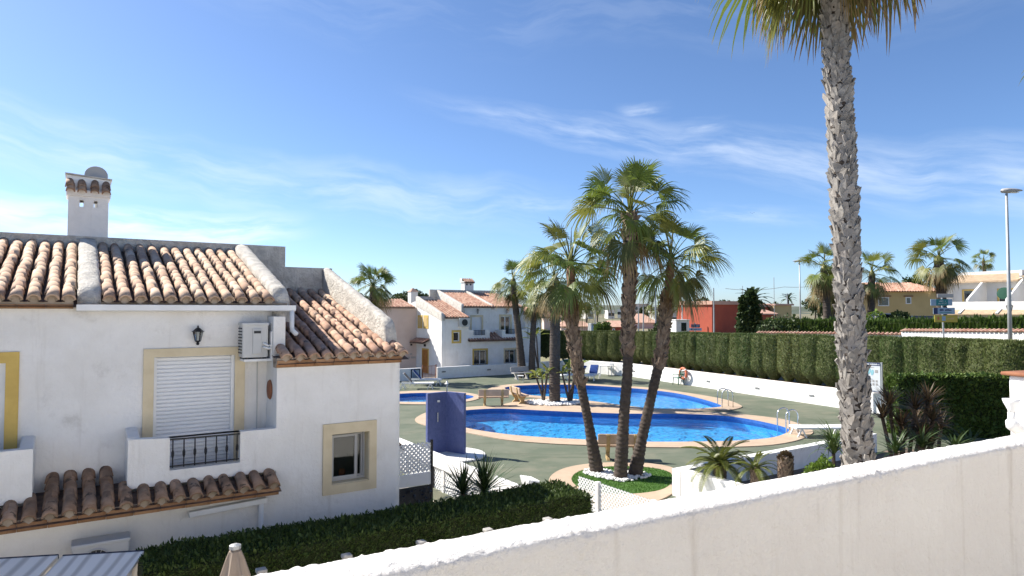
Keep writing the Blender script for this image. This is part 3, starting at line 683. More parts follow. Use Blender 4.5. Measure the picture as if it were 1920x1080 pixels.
def tiled_roof(parent, cols, y0, z0, slope, rows, expo, budget, x_end=None, ridge=0.03, single_rows=None, base=True, me=None):
    """covers laid in columns from the eave (y0,z0) up the slope; rows below the budget are parts, the rest one joined part"""
    cs, sn = math.cos(slope), math.sin(slope); extra = MB(); used = 0
    for r_ in range(rows):
        for x in cols:
            dd = r_*expo
            if x_end and not x_end(x, y0+dd*cs): continue
            M = tile_M(x, y0+dd*cs, z0+dd*sn+ridge, slope + R(6.0))
            if r_ < (single_rows if single_rows is not None else rows) and used < budget:
                place('roof_tile', me or TILE_ME, parent, M=M); used += 1
            else: tile_shape(extra, M)
    if extra.v:
        o = extra.build('roof_tiles', M_tile_isl, parent, smooth=True); o['kind'] = 'stuff'
    if base:
        Ltot = rows*expo + 0.1; w = (cols[1]-cols[0]); b = MB()
        xa, xb = cols[0]-w*0.55, cols[-1]+w*0.55
        b.add([(xa,y0+0.03,z0-0.05),(xb,y0+0.03,z0-0.05),(xb,y0+Ltot*cs,z0+Ltot*sn-0.05),(xa,y0+Ltot*cs,z0+Ltot*sn-0.05)], [(0,1,2,3)])
        n = 5
        for x in [c + w/2 for c in cols[:-1]]:
            vs = []
            for d_ in (0.05, Ltot):
                for i in range(n+1):
                    a = math.pi*i/n; vs.append((x-math.cos(a)*0.058, y0+d_*cs, z0+d_*sn+0.035-math.sin(a)*0.05))
            b.add(vs, [(i, i+1, n+2+i, n+1+i) for i in range(n)])
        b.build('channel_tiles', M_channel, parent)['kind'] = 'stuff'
        pm = MB()
        for x in cols:
            vs = [(x, y0+0.06, z0+ridge-0.05)] + [(x-0.068*math.cos(math.pi*i/7), y0+0.06, z0+ridge+0.058*math.sin(math.pi*i/7)) for i in range(8)]
            pm.add(vs, [(0, i+2, i+1) for i in range(7)])
        pm.build('mortar', M_mortar, parent)['kind'] = 'stuff'
    return used
def cols_between(a, b, pitch=0.184):
    n = max(2, round((b-a)/pitch)); return [a + (b-a)*(i+0.5)/n for i in range(n)]
def fascia(parent, x0, x1, y, z, h=0.05, blen=0.27, d=0.12):
    n = max(1, round((x1-x0)/blen)); w = (x1-x0)/n
    me = MB().box(-w/2+0.004, w/2-0.004, 0, d, 0, h).mesh('fascia_brick', M_brick)
    for i in range(n): place('fascia_brick', me, parent, loc=(x0+w*(i+0.5), y+rnd.uniform(-.006,.006), z+rnd.uniform(-.003,.003)))
    MB().box(x0, x1, y+0.02, y+d+0.1, z-0.004, z+h+0.03).build('mortar_bed', M_mortar, parent)

# ------------------------------------------------------------------ near white house
NH = thing('white_house', HO, GRID_ROT, 'nearest white plastered house with clay tile roofs, chimney and cream window frames', 'house')
RV, ZG = 0.60, -0.3                                # depth of the recessed upper wall, ground
mb = MB()
mb.panel(-7.0, 2.99, 2.25, 4.66, [(1.56, 2.56, 2.5, 3.99), (-1.25, 0.0, 2.5, 3.98)], RV, RV+0.25)      # upper wall with the shuttered doors
mb.panel(-7.0, 2.99, ZG, 2.26, [], 0.0, 0.25)                                                          # ground floor
mb.box(-7.0, -6.75, 0.25, 3.4, ZG, 4.6)
mb.build('wall', M_plaster, NH)
# wing with a rounded outer corner
wg = MB(); wg.panel(2.99, 4.70, ZG, 3.93, [(3.752, 4.302, 2.14, 2.85)], 0.0, 0.22)
arc = [(4.70 + 0.13*math.sin(a), 0.13 - 0.13*math.cos(a)) for a in [R(15*i) for i in range(7)]]
ring = arc + [(4.83, 3.45), (4.6, 3.45), (4.6, 0.22), (4.70, 0.22)]
wg.prism([(x, y, ZG) for x, y in ring], (0, 0, 3.93-ZG))
wg.box(2.99, 3.15, 0.22, RV+0.02, 2.2, 4.52)       # cheek wall beside the balcony
wg.build('wing_wall', M_plaster, NH)
MB().box(2.995, 3.145, RV+0.02, 2.2, 3.9, 4.75).build('cheek_wall', M_plaster, NH)
# bathroom window
fr = MB().panel(3.625, 4.415, 2.012, 3.002, [(3.752, 4.302, 2.14, 2.85)], -0.028, 0.004).build('window_surround', M_cream, NH, bevel=0.006)
rv = MB()
rv.box(3.752, 3.757, 0.005, 0.21, 2.145, 2.845); rv.box(4.297, 4.302, 0.005, 0.21, 2.145, 2.845); rv.box(3.757, 4.297, 0.005, 0.21, 2.845, 2.85); rv.box(3.757, 4.297, 0.005, 0.17, 2.14, 2.152)
rv.build('reveal', M_cream, NH)
wn_ = MB().frame(3.757, 4.297, 2.152, 2.845, 0.028, 0.150, 0.19).build('window', M_alu, NH)
MB().frame(3.79, 4.17, 2.185, 2.81, 0.034, 0.128, 0.165).build('sash', M_alu, wn_, bevel=0.004)
MB().frame(4.17, 4.266, 2.185, 2.81, 0.024, 0.166, 0.185).build('sash', M_alu, wn_)
MB().box(3.824, 4.136, 0.142, 0.146, 2.22, 2.775).build('pane', M_pane, wn_)
MB().box(4.194, 4.242, 0.174, 0.178, 2.21, 2.785).build('pane', M_pane, wn_)
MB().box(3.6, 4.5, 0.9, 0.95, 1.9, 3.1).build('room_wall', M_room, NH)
MB().box(3.72, 4.33, 0.24, 0.5, 2.02, 2.13).build('inner_sill', M_greywall, NH)
tag(MB().lathe([(0.035, 0), (0.05, 0.05), (0.05, 0.12), (0.03, 0.14)], 10, Matrix.Translation(HO + DU*4.02 + DN*0.33 + Vector((0,0,2.132)))).build('pot', M_terracotta, smooth=True), 'small red pot behind the glass of the cream framed window', 'pot')
# shuttered balcony door
for (a, b, z1, pre) in ((1.437, 2.69, 4.10, M_cream), (-1.40, 0.13, 4.11, M_yellow)):
    zs = MB().panel(a, b, 2.5, z1, [(a+0.123, b-0.13, 2.49, z1-0.11)] if pre is M_cream else [(a+0.15, b-0.13, 2.49, z1-0.13)], RV-0.026, RV+0.003)
    zs.build('door_surround', pre, NH, bevel=0.006)
sh = MB(); z = 2.5
while z < 3.985:
    sh.add([(1.60,RV+0.085,z),(2.52,RV+0.085,z),(2.52,RV+0.068,z+0.012),(1.60,RV+0.068,z+0.012),(1.60,RV+0.068,z+0.040),(2.52,RV+0.068,z+0.040),(1.60,RV+0.085,z+0.050),(2.52,RV+0.085,z+0.050)], [(0,1,2,3),(3,2,5,4),(4,5,7,6)]); z += 0.051
shp = sh.build('roller_shutter', M_shutter, NH)
MB().box(1.56, 1.60, RV+0.03, RV+0.11, 2.5, 3.985).build('guide_rail', M_pvc, shp)
MB().box(2.52, 2.56, RV+0.03, RV+0.11, 2.5, 3.985).build('guide_rail', M_pvc, shp)
MB().box(1.57, 2.55, RV+0.09, RV+0.2, 2.5, 3.985).build('backing', M_dark, NH)
dr = MB().frame(-1.25, 0.0, 2.5, 3.98, 0.07, RV+0.06, RV+0.12).build('balcony_door', M_pvc, NH)
MB().box(-1.18, -0.07, RV+0.085, RV+0.095, 2.57, 3.91).build('pane', M_glassdark, dr)
# balconies
bp = MB()
bp.panel(1.245, 2.99, 2.44, 3.01, [(1.70, 2.53, 2.61, 3.2)], -0.004, 0.13)
bp.v = [(x, y, min(z, 3.01 + (0.03 if x < 1.5 else 0))) for x, y, z in bp.v]
bp.prism([(1.245,0.13,2.46),(1.245,RV-0.002,2.40),(1.245,RV-0.002,3.10),(1.245,0.13,3.03)], (0.14,0,0))
bp.build('balcony_parapet', M_plaster, NH, bevel=0.02)
lb = MB(); lb.panel(-3.2, 0.31, 2.44, 3.035, [], -0.004, 0.13); lb.prism([(0.17,0.13,2.46),(0.17,RV-0.002,2.46),(0.17,RV-0.002,3.10),(0.17,0.13,3.03)], (0.14,0,0)); lb.build('balcony_parapet', M_plaster, NH, bevel=0.02)
MB().box(1.38, 2.99, 0.13, RV, 2.40, 2.50).build('balcony_floor', M_patio, NH); MB().box(-3.2, 0.17, 0.13, RV, 2.40, 2.50).build('balcony_floor', M_patio, NH)
rl = MB().bar((1.68,0.05,2.985), (2.55,0.05,2.975), 0.03, 0.016).build('railing', M_iron, NH)
MB().bar((1.69,0.05,2.65), (2.54,0.05,2.648), 0.022, 0.014).build('bottom_rail', M_iron, rl)
bal = MB().tube([(0,0,0),(0,0,0.35)], 0.008, 6); bal.lathe([(0.009,0.12),(0.017,0.15),(0.017,0.19),(0.009,0.22)], 8); bal = bal.mesh('baluster', M_iron)
for i in range(7): place('baluster', bal, rl, loc=(1.74+i*0.127, 0.05, 2.63))
# roofs
SL = math.atan2(0.86, 2.90)
ZE, YE = 4.705, 0.42                                # main eave
used = 0
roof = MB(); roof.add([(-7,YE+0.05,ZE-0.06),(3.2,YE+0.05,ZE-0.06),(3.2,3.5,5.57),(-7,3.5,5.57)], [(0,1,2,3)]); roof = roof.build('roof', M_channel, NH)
colsA = cols_between(-1.05, 0.70); colsB = cols_between(0.94, 3.06)
used += tiled_roof(roof, colsA, YE, ZE, SL, 14, 0.222, 50, single_rows=6)
used += tiled_roof(roof, colsB, YE, ZE, SL, 14, 0.222, 66, single_rows=7)
SW = math.atan2(0.97, 3.45)
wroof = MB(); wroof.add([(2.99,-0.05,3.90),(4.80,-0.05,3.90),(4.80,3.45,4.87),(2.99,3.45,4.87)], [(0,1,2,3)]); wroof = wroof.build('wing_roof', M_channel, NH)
colsW = cols_between(2.99, 4.88)
used += tiled_roof(wroof, colsW, -0.14, 3.925, SW, 16, 0.222, 108, x_end=lambda x, y: not (x < 3.16 and 0.15 < y < 0.9) and not (x > 4.70 and y > 0.42), me=TILE_WING)
fascia(wroof, 2.97, 4.80, -0.075, 3.878); fascia(wroof, 2.97, 4.80, -0.04, 3.83, d=0.08)
fascia(roof, -1.3, 0.66, YE+0.06, 4.63); fascia(roof, 0.70, 3.25, YE+0.10, 4.655, h=0.03)
low = MB(); low.add([(-1.2,-0.30,2.30),(2.98,-0.30,2.30),(2.98,0.02,2.40),(-1.2,0.02,2.40)], [(0,1,2,3)]); low = low.build('porch_roof', M_channel, NH)
SLo = math.atan2(0.09, 0.36)
lc = cols_between(-0.9, 2.98)
patch = [c for c in lc if 0.36 < c < 1.20]
used += tiled_roof(low, lc, -0.36, 2.29, SLo, 2, 0.17, 42, me=TILE_OLD)
SP2 = math.atan2(0.21, 0.9)
used += tiled_roof(low, patch, -0.02, 2.375, SP2, 4, 0.17, 20, base=False, me=TILE_OLD)
MB().box(0.32, 1.24, 0.0, RV, 2.2, 2.40).build('porch_backing', M_channel, low)
fascia(low, -1.2, 2.97, -0.29, 2.235, d=0.2); fascia(low, -1.2, 2.97, -0.26, 2.19, d=0.16, h=0.042)
# copings: lumpy sloping plaster walls
def lumpy(parent, name, x0, x1, pts, base, m, amp=0.012, sd=0.0, round_=0.05):
    """pts: (y,z) top line; wall drops to base(y)"""
    mb = MB(); n = 8; prof = []
    path = []
    for i in range(len(pts)-1):
        k = max(1, int(math.dist(pts[i], pts[i+1])/0.08))
        path += [(pts[i][0]+(pts[i+1][0]-pts[i][0])*j/k, pts[i][1]+(pts[i+1][1]-pts[i][1])*j/k) for j in range(k)]
    path.append(pts[-1]); W = (x1-x0)/2; xc = (x0+x1)/2
    ring = [(-1, None), (-1, -round_*1.2), (-0.8, -round_*0.3), (-0.4, 0.0), (0, 0.006), (0.4, 0.0), (0.8, -round_*0.3), (1, -round_*1.2), (1, None)]
    for y, z in path:
        for fx, dz in ring:
            zz_ = base(y) if dz is None else z+dz
            q = Vector((xc+fx*W, y, zz_)); d = Vector((noise.noise(q*9+Vector((sd,0,0))), noise.noise(q*9+Vector((0,sd,7))), noise.noise(q*9+Vector((4,1,sd)))))
            mb.v.append(tuple(q + d*amp + d*0))
    k = len(ring)
    mb.f = [(i*k+j, i*k+j+1, (i+1)*k+j+1, (i+1)*k+j) for i in range(len(path)-1) for j in range(k-1)] + [tuple(reversed(range(k))), tuple((len(path)-1)*k+j for j in range(k))]
    return mb.build(name, m, parent, smooth=True)
lumpy(NH, 'roof_divider', 0.70, 0.95, [(YE+0.12,4.78),(YE+0.25,4.92),(3.45,5.78)], lambda y: 4.6+(y-YE)*0.296, M_coping, 0.018, 1)
lumpy(NH, 'roof_coping', 3.06, 3.30, [(YE+0.16,4.80),(YE+0.24,4.93),(3.45,5.80)], lambda y: 4.4+(y-YE)*0.28, M_coping, 0.014, 5)
lumpy(NH, 'roof_coping', 4.67, 4.85, [(0.26,4.16),(0.30,4.36),(0.40,4.48),(3.46,5.43)], lambda y: 3.9+max(0,y)*0.26, M_coping, 0.014, 9)
MB().panel(-7.0, 3.96, 4.9, 5.81, [], 3.45, 3.7).build('parapet', M_coping, NH, bevel=0.03)
MB().panel(3.96, 4.86, 3.0, 5.43, [], 3.46, 3.68).build('parapet', M_coping, NH, bevel=0.03)
MB().box(-7.0, 4.86, 6.5, 6.7, ZG, 5.3).build('rear_wall', M_plaster, NH)
MB().box(4.66, 4.86, 3.69, 6.5, ZG, 4.7).build('side_wall', M_plaster, NH)
MB().box(-7.0, 4.66, 3.7, 6.5, 5.0, 5.1).build('flat_roof', M_plaster, NH)
# chimney
ch = MB(); ca, cb, cy = 0.545, 1.10, 3.50
hl = [(0.70, 0.755, 6.29, 6.40), (0.895, 0.945, 6.29, 6.40)]
ch.panel(ca, cb, 5.5, 6.46, hl, cy-0.03, cy+0.04); ch.panel(ca, cb, 5.5, 6.46, [(x0, x1, z0-0.03, z1+0.02) for x0, x1, z0, z1 in hl], cy+0.42, cy+0.49)
ch.box(ca, ca+0.07, cy+0.04, cy+0.42, 5.5, 6.46); ch.box(cb-0.07, cb, cy+0.04, cy+0.42, 5.5, 6.46)
ch.box(ca-0.03, cb+0.03, cy-0.06, cy+0.52, 6.461, 6.56)
ch.prism([(ca-0.03,cy+0.10,6.56),(cb+0.03,cy+0.10,6.56),(cb+0.03,cy+0.10,6.78),(ca-0.03,cy+0.10,6.82)], (0,0.42,0))
chim = ch.build('chimney', M_plaster, NH, bevel=0.008)
MB().prism([(ca-0.05,cy+0.07,6.822),(cb+0.05,cy+0.07,6.782),(cb+0.05,cy+0.07,6.80),(ca-0.05,cy+0.07,6.845)], (0,0.48,0)).build('chimney_cap', M_coping, chim)
for r_ in range(2):
    for i in range(4):
        M = tile_M(ca-0.01+0.165*i+0.035, cy-0.17+r_*0.11, 6.50+r_*0.085, R(36)) @ Matrix.Scale(0.86, 4)
        place('roof_tile', TILE_OLD, chim, M=M)
tag(MB().lathe([(0.02,0),(0.10,0.012),(0.17,0.045),(0.172,0.05),(0.165,0.052),(0.10,0.02),(0.0,0.01)], 24, Matrix.Translation(HO + DU*0.93 + DN*4.05 + Vector((0,0,6.90))) @ Matrix.Rotation(GRID_ROT, 4, 'Z') @ Matrix.Rotation(R(75), 4, 'X')).build('satellite_dish', M_greywall, smooth=True), 'round grey satellite dish peeking above the house chimney', 'satellite dish')
MB().tube([HO + DU*0.93 + DN*4.08 + Vector((0,0,5.1)), HO + DU*0.93 + DN*4.08 + Vector((0,0,6.88))], 0.02, 6).build('mast', M_galv, bpy.data.objects['satellite_dish'])
# gutter and downpipes
gt = MB()
pr = [(0.0,0.075),(-0.055,0.075),(-0.055,0.0),(-0.02,-0.012),(0.0,-0.012)]
gt.prism([(0.69, YE+0.07+y*1.3, 4.605+z) for y, z in pr], (2.66, 0, 0)); gut = gt.build('gutter', M_pvc, NH, bevel=0.004)
MB().tube([(3.30,YE+0.03,4.61),(3.30,YE+0.03,4.38),(3.30,YE+0.0,4.32),(3.33,YE-0.1,4.27)], 0.034, 10).build('downpipe', M_pvc, gut, smooth=True)
g2 = MB().bar((1.92,-0.07,2.05), (2.86,-0.07,2.09), 0.09, 0.07).build('gutter', M_pvc, NH, bevel=0.01)
MB().tube([(2.79,-0.06,2.06),(2.79,-0.06,ZG)], 0.034, 10).build('downpipe', M_pvc, g2, smooth=True)
# terracotta oval on the cheek wall
tag(MB().lathe([(0.14,0),(0.125,0.02),(0.0,0.03)], 20, Matrix.Translation(HO + DU*2.985 + DN*0.36 + Vector((0,0,3.50))) @ Matrix.Rotation(GRID_ROT, 4, 'Z') @ Matrix.Rotation(R(-90), 4, 'Y') @ Matrix.Diagonal((1.0,0.95,1,1))).build('wall_plaque', M_terracotta, smooth=True), 'brown oval clay plaque on the wall under the air conditioner', 'plaque')
def hpt(u, v, z): return HO + DU*u + DN*v + Vector((0,0,z))
# wall lantern
def lantern(base, rz, label, s=1.0, wall=True, group=None):
    t = thing('wall_lantern' if wall else 'post_lantern', base, rz, label, 'lantern', group)
    mb = MB(); mb.lathe([(0.012*s,-0.11*s),(0.022*s,-0.09*s),(0.012*s,-0.075*s),(0.035*s,-0.06*s),(0.04*s,-0.05*s)], 6)
    for k in range(6):
        a = math.pi*k/3; mb.bar((0.038*s*math.cos(a),0.038*s*math.sin(a),-0.05*s), (0.062*s*math.cos(a),0.062*s*math.sin(a),0.07*s), 0.006*s, 0.006*s)
    mb.build('cage', M_iron, t)
    MB().lathe([(0.036*s,-0.048*s),(0.058*s,0.068*s)], 6).build('glass', M_pane, t)
    MB().lathe([(0.082*s,0.07*s),(0.06*s,0.085*s),(0.03*s,0.115*s),(0.012*s,0.125*s),(0.008*s,0.15*s),(0.0,0.155*s)], 6).build('hood', M_iron, t)
    if wall: MB().tube([(0,0.0,-0.085*s),(0,0.05*s,-0.10*s),(0,0.10*s,-0.06*s)], 0.008*s, 6).build('bracket', M_iron, t)
    return t
lantern(hpt(2.07, RV-0.10, 4.25), GRID_ROT, 'black six-sided wall lantern above the white roller shutter')
# air conditioners
def ac_unit(base, rz, w, d, h, label, fan):
    t = thing('air_conditioner', base, rz, label, 'air conditioner')
    MB().box(0, w, 0, d, 0, h).build('casing', M_ac, t, bevel=0.018)
    MB().box(-0.008, w+0.008, -0.008, d+0.008, h-0.03, h+0.012).build('top_cover', M_ac, t, bevel=0.01)
    return t
t = ac_unit(hpt(2.60, 0.30, 3.955), GRID_ROT, 0.34, 0.26, 0.47, 'pale grey air conditioner on a shelf beside the roller shutter', False)
MB().box(0.13, 0.25, -0.018, 0.004, 0.05, 0.40).build('service_panel', M_ac, t, bevel=0.008)
MB().box(0.145, 0.235, -0.024, -0.016, 0.335, 0.37).build('handle_recess', M_dark, t)
MB().tube([(0.27,-0.01,0.20),(0.33,-0.04,0.16),(0.38,0.02,0.17),(0.40,0.20,0.2)], 0.016, 8).build('pipe', M_pvc, t, smooth=True)
MB().tube([(0.27,-0.01,0.15),(0.34,-0.05,0.12),(0.39,0.02,0.15),(0.40,0.20,0.16)], 0.016, 8).build('pipe', M_pvc, t, smooth=True)
for x_, y_ in ((0.04,0.04),(0.30,0.04),(0.04,0.22),(0.30,0.22)): MB().box(x_-0.025, x_+0.025, y_-0.02, y_+0.02, -0.018, 0.0).build('foot', M_dark, t)
MB().panel(0.02, 0.385, -0.05, -0.019, [], -0.02, 0.298).build('shelf', M_pvc, t)
MB().box(0.368, 0.388, -0.02, 0.28, -0.02, 0.36).build('side_bracket', M_pvc, t)
gl_ = MB(); 
for k in range(9): gl_.box(-0.012, 0.002, 0.03, 0.23, 0.06+k*0.042, 0.074+k*0.042)
gl_.build('grille', M_dark, t)
t = ac_unit(hpt(0.70, -0.36, 1.50), GRID_ROT, 0.56, 0.25, 0.46, 'grey air conditioner low on the wall behind whitewashed boards', True)
mb = MB(); mb.lathe([(0.155,0),(0.155,0.012),(0.14,0.012),(0.14,0.0)], 28, Matrix.Translation((0.23,-0.002,0.25)) @ Matrix.Rotation(R(90), 4, 'X')); mb.build('fan_ring', M_ac, t, smooth=True)
mb = MB(); mb.lathe([(0.138,0),(0.138,0.004),(0.0,0.004)], 28, Matrix.Translation((0.23,0.0,0.25)) @ Matrix.Rotation(R(90), 4, 'X')); mb.build('fan_opening', M_dark, t)
mb = MB()
for k in range(16):
    a = 2*math.pi*k/16; mb.bar((0.23+0.02*math.cos(a),-0.010,0.25+0.02*math.sin(a)), (0.23+0.14*math.cos(a),-0.010,0.25+0.14*math.sin(a)), 0.004, 0.004)
mb.build('fan_guard', M_ac, t)
MB().box(0.05, 0.09, -0.0, 0.36, -0.04, 0.0).build('wall_bracket', M_pvc, t); MB().box(0.46, 0.50, -0.0, 0.36, -0.04, 0.0).build('wall_bracket', M_pvc, t)
MB().tube([(2.86,RV-0.012,3.94),(2.862,RV-0.012,3.4),(2.86,RV-0.012,2.52)], 0.008, 6).build('cable', M_ac, NH)
# whitewashed boards on a frame
for (x0, v0, L, lab) in ((-0.75, -0.31, 1.44, 'whitewashed wavy-grained board without air conditioner behind'), (0.62, -0.91, 0.78, 'whitewashed wavy-grained board before the low air conditioner')):
    c = hpt(x0, v0, 2.05); rz = GRID_ROT - R(22.5)
    t = thing('wooden_board', Vector((c.x, c.y, -0.3)), rz, lab, 'board')
    tl = Matrix.Translation((0,0,2.35)) @ Matrix.Rotation(R(9), 4, 'X')
    mbx = MB(); mbx.box(0, L, -1.0, 0.0, -0.035, 0.0, tl); mbx.build('panel', M_board, t)
    MB().box(0, L, -0.004, 0.014, -0.04, 0.006, tl).build('edge_strip', M_navyedge, t)
    for xx in (0.05, L-0.05):
        MB().box(xx-0.03, xx+0.03, -0.10, -0.04, 0, 2.33-0.045).build('leg', M_board, t); MB().box(xx-0.03, xx+0.03, -0.95, -0.89, 0, 2.35-0.2).build('leg', M_board, t)
# folded parasol
pp = D(441, 1022, 6.0)
t = thing('parasol', Vector((pp.x, pp.y, -0.3)), 0, 'folded beige parasol standing in front of the clipped hedge', 'parasol')
zt = pp.z + 0.3
mb = MB(); n = 24
for j, (z, r_) in enumerate([(zt-0.035,0.028),(zt-0.05,0.05),(zt-0.12,0.075),(zt-0.30,0.125),(zt-0.6,0.17),(zt-1.0,0.19),(zt-1.5,0.16),(zt-1.7,0.20)]):
    for i in range(n):
        a = 2*math.pi*i/n; rr = r_*(1 + (0.16 if i % 3 == 0 else -0.12)*min(1, j*0.35)); mb.v.append((rr*math.cos(a), rr*math.sin(a), z))
mb.f = [(j*n+i, (j+1)*n+i, (j+1)*n+(i+1)%n, j*n+(i+1)%n) for j in range(7) for i in range(n)] + [tuple(range(n))]
mb.build('canopy', M_beigefab, t); MB().tube([(0,0,0.06),(0,0,zt)], 0.022, 8).build('pole', M_galv, t)
MB().lathe([(0.05,zt-0.03),(0.05,zt),(0.02,zt+0.012)], 12).build('cap', M_galv, t)
MB().lathe([(0.28,0),(0.28,0.05),(0.06,0.08)], 20).build('base', M_greywall, t)

# ------------------------------------------------------------------ the terrace we stand on
A0, A1 = Vector((-0.349,2.011,0)), Vector((2.995,3.926,0))
tdir = (A1-A0).normalized(); trz = math.atan2(tdir.y, tdir.x)
tw = thing('terrace_wall', Vector((A0.x, A0.y, 0)), trz, 'thick white stucco terrace parapet with crumbly sunlit top', 'wall')
mb = MB(); x0, x1 = -4.0, 12.0
ringp = [(0.0,2.2),(0.0,3.6),(0.0,3.80),(0.0,3.85)]
for i in range(1, 6): a = R(90*i/6); ringp.append((-0.03+0.03*math.cos(a), 3.868+0.03*math.sin(a)))
for i in range(16): ringp.append((-0.03-0.122*i/15, 3.899+0.004*math.sin(math.pi*i/15)))
for i in range(1, 7): a = R(90*i/6); ringp.append((-0.152-0.025*math.sin(a), 3.872+0.026*math.cos(a)))
ringp += [(-0.177, z) for z in (3.858,3.844,3.83,3.80,3.76,3.70,3.62,3.5,3.3,2.95)]
xs_ = []; x = x0
while x < x1: xs_.append(x); x += 0.0075 if -0.6 < x < 4.2 else 0.04
for x in xs_:
    for y, z in ringp:
        q = Vector((x, y, z)); top = z > 3.84
        big = noise.fractal(q*7, 0.9, 2.1, 3)
        crumb = max(0.0, noise.noise(q*Vector((52,75,75)) + Vector((0,0,9))) - 0.10)*max(0.0, min(1.0, 0.75+1.6*noise.noise(q*2.7+Vector((4,0,0)))))
        fine = noise.noise(q*95)
        d = (0.0022*big + 0.011*crumb + 0.0016*fine) if top else (0.0022*big + 0.005*crumb*(1.0 if z > 3.7 else 0.4) + 0.0006*fine)
        nrm = Vector((0, 0.5 if y > -0.03 else (-0.9 if y < -0.150 else 0), (1 if y > -0.160 else 0.35) if top else 0.0)).normalized()
        if not top: nrm = Vector((0, 1 if y > -0.1 else -1, 0))
        w = 0.006*noise.noise(Vector((x*1.3, 0, 3)))
        mb.v.append(tuple(q + nrm*d + Vector((0, 0, w if z > 3.7 else 0))))
k = len(ringp); nxx = len(xs_)-1
mb.f = [(i*k+j, (i+1)*k+j, (i+1)*k+j+1, i*k+j+1) for i in range(nxx) for j in range(k-1)]
mb.build('wall', M_stucco_in, tw, smooth=True)
MB().box(x0, x1, -0.176, -0.004, -0.3, 2.19).build('lower_wall', M_stucco, tw)
mb = MB(); mb.box(x0, x1, -6.0, -0.172, 2.75, 2.955); structure(mb.build('terrace_floor', M_patio, M=Matrix.Translation((A0.x, A0.y, 0)) @ Matrix.Rotation(trz, 4, 'Z')), 'terrace floor tiles behind the white parapet', 'floor')
for k_, (px_, py_) in enumerate(((490,1066),(650,1039),(790,1014),(915,991),(1027,971))):
    c = G(px_, py_, 1.93); t = thing('fence_post', Vector((c.x, c.y, -0.3)), GRID_ROT, 'white post top in front of the dark clipped box hedge', 'post', 'white fence posts before the box hedge')
    MB().box(-0.04, 0.04, -0.04, 0.04, 0, 2.185).build('shaft', M_postcap, t, bevel=0.01); MB().box(-0.052, 0.052, -0.052, 0.052, 2.186, 2.23).build('cap', M_postcap, t, bevel=0.012)

# unseen house of the terrace, added so its sunlit wall bounces light
OH = thing('white_house', Vector((A0.x, A0.y, 0)), trz, 'unseen white house of the stuccoed terrace, added for bounce light', 'house')
MB().panel(-6.0, 9.0, -0.3, 6.2, [(-1.2,0.6,2.96,5.1),(3.0,4.2,3.7,5.0),(-4.5,-3.2,3.7,5.0)], -3.6, -3.35).build('wall', M_plaster, OH)
MB().box(-6.0, 9.0, -9.0, -3.62, 6.21, 6.4).build('roof', M_tile_far, OH)
for a, b, c, d in ((-1.2,0.6,2.96,5.1),(3.0,4.2,3.7,5.0),(-4.5,-3.2,3.7,5.0)):
    f = MB().frame(a, b, c, d, 0.09, -3.5, -3.44).build('window', M_pvc, OH); MB().box(a+0.09, b-0.09, -3.48, -3.46, c+0.09, d-0.09).build('pane', M_glassdark, f)
# ------------------------------------------------------------------ fan palms
def fan_frond(e, Lp, Rb, droop, seed, nseg=32, fold=0.25, half=118, bend=0.35, twist=0.6):
    """one fan leaf reaching out along +X with its petiole rising at angle e; tips hang by droop"""
    r = random.Random(seed); mb = MB(); tt = []
    pts, p, a = [], Vector((0,0,0)), e
    for i in range(7):
        pts.append(p.copy()); p = p + Vector((math.cos(a), 0, math.sin(a)))*Lp/6; a -= bend/6
    o = len(mb.v); mb.tube(pts, [0.026,0.022,0.018,0.016,0.014,0.012,0.010], 5); tt += [0.0]*(len(mb.v)-o)
    h = pts[-1]; T = (pts[-1]-pts[-2]).normalized(); B = Vector((0,1,0)); N = T.cross(B)
    if N.z < 0 and abs(e) < 1.5: N = -N
    tw = r.uniform(-twist, twist); B = (B*math.cos(tw) + N*math.sin(tw)); N = T.cross(B)*(-1 if T.cross(B).z < 0 else 1)
    dphi = 2*half/nseg
    for k in range(nseg):
        ph = R(-half + dphi*(k+0.5)); L = Rb*(1-0.30*(abs(ph)/R(half))**2)*r.uniform(0.9, 1.05)
        dr = droop*r.uniform(0.6, 1.4); jit = R(r.uniform(-3, 3)); lift = fold*abs(math.sin(ph))
        def P(s, off, rid):
            q = ph + off + jit*max(0, s-0.5)*2
            d = (T*math.cos(q) + B*math.sin(q) + N*lift).normalized()
            z = dr*L*(0.25*s*s + 0.75*max(0, s-0.45)**1.6*1.9)
            w = h + d*L*s*(1-0.25*dr*s*s) + N*rid - Vector((0,0,z)); return w
        ss = (0.04, 0.26, 0.46, 0.68, 0.86); hw = R(dphi)/2
        base = len(mb.v)
        for s in ss:
            f = 1.0 if s <= 0.46 else (1.04-s)/0.58*0.78
            for off, rid in ((-hw*f, -0.010*s*f), (0, 0.016*s*f), (hw*f, -0.010*s*f)):
                mb.v.append(tuple(P(s, off, rid))); tt.append(s)
        mb.v.append(tuple(P(1.0, 0, 0))); tt.append(1.05)
        for i in range(4):
            for j in range(2): mb.f.append((base+i*3+j, base+i*3+j+1, base+i*3+4+j, base+i*3+3+j))
        mb.f += [(base+12, base+13, base+15), (base+13, base+14, base+15)]
    mb.t = tt; return mb
FR = {'up': [], 'mid': [], 'low': [], 'hang': [], 'dry': []}
for k in range(5): FR['up'].append(fan_frond(R(82-9*k), 0.70+0.08*k, 0.95, 0.22+0.05*k, 10+k, half=100, twist=1.5).mesh('frond', M_frond, True))
for k in range(5): FR['mid'].append(fan_frond(R(46-12*k), 0.95, 0.95, 0.42+0.06*k, 20+k, bend=0.5).mesh('frond', M_frond, True))
for k in range(4): FR['low'].append(fan_frond(R(-8-11*k), 0.95, 0.95, 0.65, 30+k, bend=0.6).mesh('frond', M_frond if k % 2 == 0 else M_frond_yel, True))
